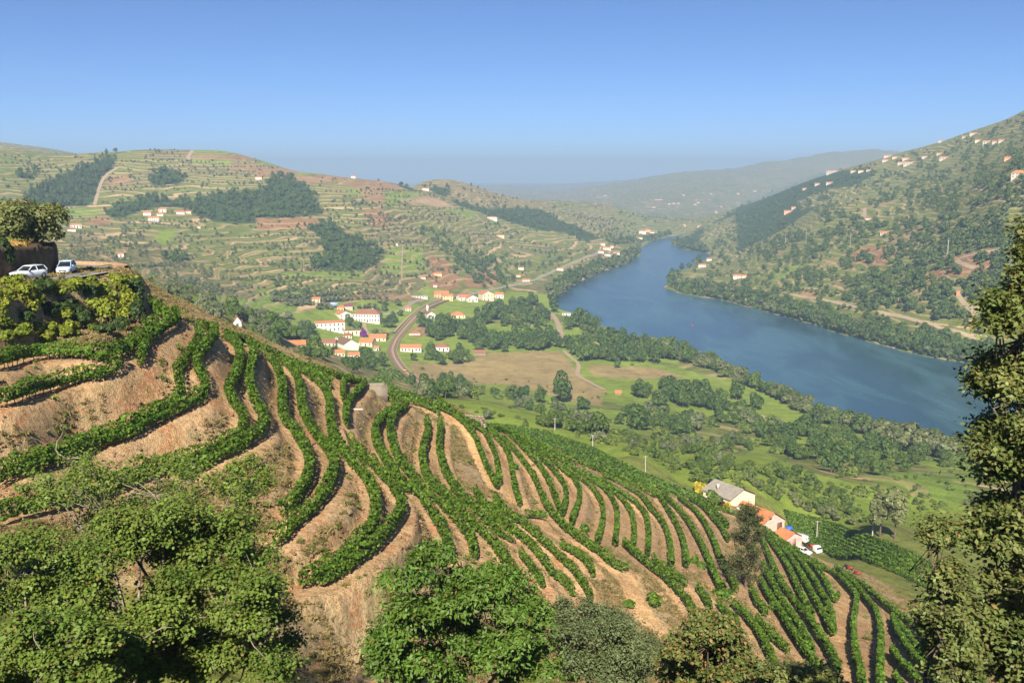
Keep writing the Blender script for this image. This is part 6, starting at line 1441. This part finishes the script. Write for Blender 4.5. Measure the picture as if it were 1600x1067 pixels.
for lab, px, py, hp, lt in [('lattice power pylon standing in woodland on the right hill', 1480, 405, 30, True), ('pale power pole on the bare patch of the right hill', 1328, 393, 26, False), ('power pole left of it on the wooded right hill', 1259, 384, 24, False), ('thin power pole far left on the right hill', 1227, 383, 16, False), ('pale power pole beside the dark wood on the left hill', 520, 352, 18, False), ('pale power pole below the bare brown field', 561, 320, 16, False), ('power pole on the green terraces of the left hill', 475, 421, 16, False),
                        ('thin pole in the scrub below the crest, nearest the farm', 1008, 742, 32, False), ('grey pole in front of the poplars', 1363, 838, 34, False), ('short pole beside the olives below the crest', 926, 700, 22, False), ('wooden pole among olives left of the dry field edge', 867, 672, 20, False), ('pole by the vineyard beside the farm', 1276, 842, 30, False), ('thin pole at the white hut below the terraces', 378, 512, 12, False), ('pale pole on the lower left terraces', 358, 438, 12, False)]:
    pole(lab, px, py, hp, 205.0 if py > 640 else 300.0, 2 if lt else 1, lattice=lt)
# concrete water tank on the crest
g = at(590, 618, 120.0); root = empty('water_tank', g, R(12)); tag(root, 'open square concrete tank on the crest of the vineyard', 'tank')
tz = 0.7; part('tank_wall', [box(0, -1.35, tz - .6, 3.0, .22, 3.4), box(0, 1.35, tz - .6, 3.0, .22, 3.4), box(-1.38, 0, tz - .62, .22, 2.5, 3.36), box(1.38, 0, tz - .62, .22, 2.5, 3.36)], plain('tank_concrete', (.21, .175, .135), 0.95, 0.1, 0.2, 1.0, 0.3), root); part('tank_floor', [box(0, 0, tz + .2, 2.5, 2.4, .1)], M_STONE, root)
g = hit(557, 641, 0, 60, 300)[0]; v, f = tube([(-.8, 0, .15), (.8, .1, .12)], [.09, .09], 8); o = mesh_obj('white_pipe', v, f, [M_WHITE]); o.location = g; tag(o, 'short white pipe lying on the bank below the tank', 'pipe')
# ruined stone wall: courses of separate stones
g = at(735, 664, 150.0); root = empty('stone_ruin', g, R(-24)); tag(root, 'low ruined wall of brown stones on the crest', 'ruin wall'); rs = np.random.default_rng(9); st = []
for c in range(6):
    x = -2.6 + 0.2 * rs.random()
    while x < 2.6 - c * .1:
        w = .35 + .35 * rs.random(); b_ = box(x + w / 2, rs.normal() * .03, c * .32 + .05, w * .96, .6 + .1 * rs.random(), .30); st.append((b_[0] + rs.normal(size=(8, 3)) * .025, b_[1])); x += w
part('stones', st, M_STONE, root)['kind'] = 'stuff'
# landing stage and buoy
g = on_level(905, 491)[None][0]; root = empty('jetty', (float(g[0]), float(g[1]), 0), R(-20)); tag(root, 'concrete jetty on piles reaching into the river', 'jetty')
part('deck', [box(0, 0, 1.9, 17, 4.5, .5)], M_CONC, root)
for x in (-6, -2, 2, 6): part('pile', [tube([(x, 0, -3), (x, 0, 1.8)], [.5, .5], 8)], M_CONC, root)
g = on_level(1082, 509); root = empty('buoy', (float(g[0]), float(g[1]), 0)); tag(root, 'small red buoy floating in the middle of the river', 'buoy')
v, f = tube([(0, 0, -.4), (0, 0, .5), (0, 0, .9), (0, 0, 2.0)], [1.0, 1.0, .4, .15], 12); mesh_obj('float', v, f, [M_RED], root); v, f = tube([(0, 0, 2.0), (0, 0, 2.6)], [.12, .1], 6); mesh_obj('mast', v, f, [M_RED], root)
g = at(522, 481, 500.0); root = empty('hoarding', g, 0.15); tag(root, 'pale blue hoarding on posts behind the manor', 'hoarding'); part('panel', [box(0, 0, 3.6, 8, .3, 4.6)], M_SIGN, root)
for x in (-3, 3): part('post', [tube([(x, .2, -1), (x, .2, 4.5)], [.18, .18], 6)], M_POLE, root)
g = at(668, 487, 500.0); root = empty('station_tower', g); tag(root, 'narrow white signal tower beside the station', 'tower'); part('shaft', [box(0, 0, 3.5, 2.2, 2.2, 8)], M_WHITE, root); part('cap', [box(0, 0, 7.7, 2.7, 2.7, .5)], M_CONC, root)
g = at(633, 582, 350.0); root = empty('buffer_wagon', g, R(30)); tag(root, 'small yellow rail trolley at the near end of the tracks', 'trolley'); part('deck', [box(0, 0, 1.9, 3.4, 2.2, .5)], plain('yellow_paint', (.6, .42, .03), 0.5), root)
for x in (-1, 1): wheel(root, x, -.9, .4, .15); wheel(root, x, .9, .4, .15)

# trees keep clear of houses, rails and roads
def keep(t):
    kd, x, y, z, s = t; w = WID[kd] * s
    for L, r in CLEAR:
        if abs(x - L[0, 0]) < 900 and np.min((L[:, 0] - x) ** 2 + (L[:, 1] - y) ** 2) < (r + w * 0.25) ** 2: return False
    px, py, _ = project(np.array(x), np.array(y), np.array(z)); D = math.hypot(x, y); hw = 0.45 * w * F / D; ht = w * F / D * 0.95
    for hx, hy, wp, hp, Dh in HPX:
        if D < Dh + 4 and D > 300 and abs(px - hx) < wp * 0.5 + hw * 0.5 and py - ht < hy - hp * 0.18 and py > hy - hp * 0.5: return False
    return True
TREES = [t for t in TREES if keep(t)]
# the trees that show largest become objects of their own, the rest of each kind is one mass
LOOK = {'round': 'light green broadleaf tree', 'dark': 'compact dark green tree', 'olive': 'grey-green olive tree', 'pine': 'dark pine', 'willow': 'pale silvery willow-like tree', 'bush': 'yellow-green shrub'}
MARKS = [(572,500,'the manor'),(674,500,'the station'),(540,560,'the front cottages of the village'),(612,560,'the railway bend'),(900,495,'the jetty'),(780,590,'the dry field'),(840,540,'the hedgerow behind the dry field'),(905,580,'the bend of the farm track'),(968,620,'the orange-roofed field hut'),(1180,760,'the grey-roofed farm building'),(1060,440,'the wooded point across the river'),(1152,436,'the house with a terrace on the far bank'),
 (1180,600,'the near bank opposite the buoy'),(1090,560,'the small inlet of the near bank'),(1300,650,'the near bank upstream of the willows'),(1430,695,'the big pale willows'),(1440,500,'the road along the far bank'),(1280,480,'the water edge of the far bank'),(1480,400,'the lattice pylon'),(1543,230,'the summit village'),(1420,262,'the ridge village'),(1300,300,'the ridge-end house'),(1232,335,'the pink farmhouse'),(1360,400,'the bare red patch of the right hill'),(245,340,'the hill hamlet'),(110,300,'the pine plantation'),
 (371,510,'the white hut with the red door'),(948,395,'the riverside hamlet'),(1005,365,'the far hamlet at the bend'),(575,285,'the bare brown field of the left hill'),(640,400,'the green terraces with a path'),(430,290,'the dark wood of the left hill'),(520,400,'the lower dark wood'),(735,650,'the stone ruin on the crest'),(1390,790,'the two poplars'),(1080,670,'the big silver olive'),(930,680,'the poles below the crest'),(1300,740,'the scrub above the valley vineyard'),(720,500,'the bungalow among trees'),(765,465,'the tall cream house'),(190,400,'the lone white square hut'),(830,440,'the river road'),(769,345,'the villa on the spur'),(460,475,'the olive rows above the village')]
def whose(px, py):
    k = min(range(len(MARKS)), key=lambda i: (MARKS[i][0] - px) ** 2 + 2.5 * (MARKS[i][1] - py) ** 2); return MARKS[k][2]
def tree_tag(o, kd, x, y, z, s):
    px, py, _ = project(np.array(x), np.array(y), np.array(z)); w = whose(float(px), float(py)); q = s * WID[kd]; big = 'large ' if q > {'round': 9, 'dark': 9, 'olive': 5.5, 'pine': 6, 'willow': 11, 'bush': 4}[kd] else 'small '
    tag(o, big + LOOK[kd] + ' near ' + w, TC[kd], LOOK[kd] + 's near ' + w)
TN = {'round': 'broadleaf_tree', 'dark': 'dark_tree', 'olive': 'olive_tree', 'pine': 'pine_tree', 'willow': 'willow_tree', 'bush': 'shrub'}
TC = {'round': 'tree', 'dark': 'tree', 'olive': 'olive tree', 'pine': 'pine', 'willow': 'willow', 'bush': 'shrub'}
def gn_scatter(name, pts, rots, scl, var, objs):
    ng = bpy.data.node_groups.new(name, 'GeometryNodeTree')
    ng.interface.new_socket('Geometry', in_out='INPUT', socket_type='NodeSocketGeometry'); ng.interface.new_socket('Geometry', in_out='OUTPUT', socket_type='NodeSocketGeometry')
    gi = ng.nodes.new('NodeGroupInput'); go = ng.nodes.new('NodeGroupOutput'); jn = ng.nodes.new('GeometryNodeJoinGeometry')
    def na(nm, ty):
        x = ng.nodes.new('GeometryNodeInputNamedAttribute'); x.data_type = ty; x.inputs['Name'].default_value = nm; return x.outputs['Attribute']
    for k, ob in enumerate(objs):
        ip = ng.nodes.new('GeometryNodeInstanceOnPoints'); oi = ng.nodes.new('GeometryNodeObjectInfo'); oi.inputs['Object'].default_value = ob; oi.inputs['As Instance'].default_value = True
        cp = ng.nodes.new('FunctionNodeCompare'); cp.data_type = 'INT'; cp.operation = 'EQUAL'
        ii_ = [s for s in cp.inputs if s.type == 'INT']; ng.links.new(na('var', 'INT'), ii_[0]); ii_[1].default_value = k
        ng.links.new(gi.outputs[0], ip.inputs['Points']); ng.links.new(cp.outputs[0], ip.inputs['Selection']); ng.links.new(oi.outputs['Geometry'], ip.inputs['Instance'])
        ng.links.new(na('rot', 'FLOAT_VECTOR'), ip.inputs['Rotation']); ng.links.new(na('scl', 'FLOAT_VECTOR'), ip.inputs['Scale'])
        ng.links.new(ip.outputs[0], jn.inputs[0])
    ng.links.new(jn.outputs[0], go.inputs[0])
    me = bpy.data.meshes.new(name); me.vertices.add(len(pts)); me.vertices.foreach_set('co', np.ascontiguousarray(pts, np.float32).ravel())
    for an, ty, dat in (('rot', 'FLOAT_VECTOR', rots), ('scl', 'FLOAT_VECTOR', scl), ('var', 'INT', var)):
        a = me.attributes.new(an, ty, 'POINT'); a.data.foreach_set('vector' if ty != 'INT' else 'value', np.ascontiguousarray(dat, np.float32 if ty != 'INT' else np.int32).ravel())
    o = bpy.data.objects.new(name, me); COL.objects.link(o); md = o.modifiers.new('scatter', 'NODES'); md.node_group = ng
    return o
NIND = {'round': 250, 'dark': 280, 'olive': 250, 'pine': 60, 'willow': 160, 'bush': 180}
for kd in WID:
    T = [t for t in TREES if t[0] == kd]
    T.sort(key=lambda t: -t[4] * WID[kd] / math.hypot(t[1], t[2]))
    # thin out trees that stand in one another
    for i, (k_, x, y, z, s) in enumerate(T[:NIND[kd]]):
        d = math.hypot(x, y); wpx = s * WID[kd] / d * F
        me = PROTO[(kd, 'hi' if wpx > 9 else 'lo')][rng.integers(0, 3)]
        o = bpy.data.objects.new(TN[kd], me); COL.objects.link(o); o.location = (x, y, z); sz = s * (0.85 + 0.35 * rng.random())
        o.rotation_euler = (0, 0, rng.random() * 6.28); o.scale = (s, s, sz)
        tree_tag(o, kd, x, y, z, s)
    rest = T[NIND[kd]:]
    if rest:
        subs = []
        for v in range(3):      # three far trees of the kind carry the coarse meshes the mass refers to
            k_, x, y, z, s = rest.pop()
            o = bpy.data.objects.new(TN[kd], PROTO[(kd, 'lo')][v]); COL.objects.link(o); o.location = (x, y, z); o.scale = (s, s, s)
            tree_tag(o, kd, x, y, z, s); subs.append(o)
        n = len(rest); A = np.array([t[1:] for t in rest])
        rot = np.zeros((n, 3)); rot[:, 2] = rng.random(n) * 6.28; sc = np.repeat(A[:, 3:4], 3, 1); sc[:, 2] *= 0.85 + 0.35 * rng.random(n)
        o = gn_scatter({'pine': 'pine_wood', 'olive': 'olive_groves', 'bush': 'shrubbery', 'willow': 'willow_foliage', 'dark': 'hillside_woods', 'round': 'hillside_foliage'}[kd], A[:, :3], rot, sc, rng.integers(0, 3, n), subs)
        tag(o, {'pine': 'dense dark pine plantation on the left hill', 'olive': 'grey-green olive groves covering the far terraces', 'bush': 'mass of low shrubs over the far slopes', 'willow': 'pale mass of riverside growth far along the water', 'dark': 'dark woods covering the far hillsides', 'round': 'light green woodland covering the far hillsides'}[kd], 'woodland' if kd not in ('bush',) else 'shrubs', kind='stuff')
    print(kd, len(T))

# ------------------------------------------------------------------ dry weeds and clods on the banks
M_WEED = leaf_mat('dry_weed', (.30, .22, .095), (.21, .175, .070), trans=0.2, nscale=0.35, rnd=0.2)
M_GWEED = leaf_mat('green_weed', (.130, .165, .030), (.180, .190, .050), trans=0.2, nscale=0.35, rnd=0.2)
M_CLOD = plain('clod', (.215, .140, .075), 0.95, 0.05, 0.35, 2.0)
def tuft(seed, mat, h=0.42, n=26):
    rs = np.random.default_rng(seed); p = np.stack([rs.normal(size=n) * 0.16, rs.normal(size=n) * 0.16, h * (0.2 + 0.5 * rs.random(n))], 1)
    v, f = leaves(p, np.stack([rs.normal(size=n), rs.normal(size=n), rs.random(n) * 0.8], 1), h * 0.9, rs, 0.22); return v, f, mat
def clod(seed):
    rs = np.random.default_rng(seed); v, f = [], []; N = 7
    for j, (z, r) in enumerate(((-.05, .10), (.04, .16), (.12, .10))):
        for k in range(N): a = 2 * math.pi * k / N; q = r * (0.75 + 0.5 * rs.random()); v.append((q * math.cos(a), q * math.sin(a), z + rs.normal() * .02))
    v.append((0, 0, .17)); 
    for j in range(2):
        for k in range(N): f.append((j * N + k, j * N + (k + 1) % N, (j + 1) * N + (k + 1) % N, (j + 1) * N + k))
    for k in range(N): f.append((2 * N + k, 2 * N + (k + 1) % N, 3 * N, 3 * N))
    return np.array(v), [tuple(dict.fromkeys(q)) for q in f], M_CLOD
def litter(name, protos, n, cond, smin, smax, label, pn, plab, seed):
    rs = np.random.default_rng(seed); a = AZ0 + (AZ1 - AZ0) * (0.18 + 0.64 * rs.random(n * 6)); r = np.exp(math.log(62) + math.log(225 / 62) * rs.random(n * 6)); x = np.sin(a) * r; y = np.cos(a) * r
    ia = np.clip(((a - AZ0) / (AZ1 - AZ0) * (NA - 1)).astype(int), 0, NA - 1); il = np.clip(((np.log(r) - LR0) / (LR1 - LR0) * (NR - 1)).astype(int), 0, NR - 1)
    nd = NDF[ia, il]; td = TD[ia, il]; m = cond(nd, td, x, y, rs); x, y = x[m][:n], y[m][:n]; z = zat(x, y); k = len(x)
    objs = []
    for i, (v, f, mt) in enumerate(protos):
        o = mesh_obj(pn, v, f, [mt]); o.location = (x[i], y[i], z[i]); tag(o, plab, pn.split('_')[-1], pn.replace('_', ' ') + 's on the slope'); objs.append(o)
    rot = np.zeros((k, 3)); rot[:, 2] = rs.random(k) * 6.28; sc = np.repeat((smin + (smax - smin) * rs.random(k) ** 2)[:, None], 3, 1)
    o = gn_scatter(name, np.stack([x, y, z], 1), rot, sc, rs.integers(0, len(protos), k), objs); tag(o, label, 'weeds' if 'weed' in name else 'clods', kind='stuff')
litter('dry_weeds', [tuft(1, M_WEED), tuft(2, M_WEED, .5), tuft(3, M_WEED, .35)], 26000, lambda nd, td, x, y, rs: (nd > 1.7) & (nd < 16) & (td > 1.2) & (fbm(x / 5.0, y / 5.0, 81, 3) + 0.5 * (rs.random(len(x)) - .5) > -0.05), 0.4, 1.1, 'dry straw-coloured weeds covering the banks between the vine rows', 'weed_tuft', 'tuft of dry weeds on a bank between vine rows', 1)
litter('green_weeds', [tuft(4, M_GWEED), tuft(5, M_GWEED, .5)], 3500, lambda nd, td, x, y, rs: (nd > 1.3) & (nd < 16) & (td > 1.2) & (fbm(x / 4.0, y / 4.0, 85, 3) > 0.28), 0.5, 1.4, 'patches of green weeds on the banks between the vine rows', 'green_tuft', 'tuft of green weeds on a bank between vine rows', 2)
litter('earth_clods', [clod(1), clod(2), clod(3)], 9000, lambda nd, td, x, y, rs: (nd > 1.0) & (nd < 14) & (td > 1.0) & (fbm(x / 3.0, y / 3.0, 88, 3) > 0.0), 0.4, 1.5, 'brown earth clods and stones strewn over the banks', 'earth_clod', 'brown clod of earth on a bank between vine rows', 3)
# ------------------------------------------------------------------ haze
zt = float(Z.max()) + 25.0
hv, hf = box(0, 8000, (zt - 8) / 2 , 23400, 16700, zt + 8)
haze = mesh_obj('haze', hv, hf, []); haze['kind'] = 'stuff'
hm = bpy.data.materials.new('haze'); hm.use_nodes = True; ht = hm.node_tree; ht.nodes.clear(); ho = ht.nodes.new('ShaderNodeOutputMaterial'); pv = ht.nodes.new('ShaderNodeVolumePrincipled')
pv.inputs['Color'].default_value = (.47, .65, .86, 1); pv.inputs['Density'].default_value = 1.8e-4; pv.inputs['Anisotropy'].default_value = 0.0
ht.links.new(pv.outputs[0], ho.inputs['Volume']); haze.data.materials.append(hm)
tag(haze, 'pale blue summer haze filling the valley air', 'haze')
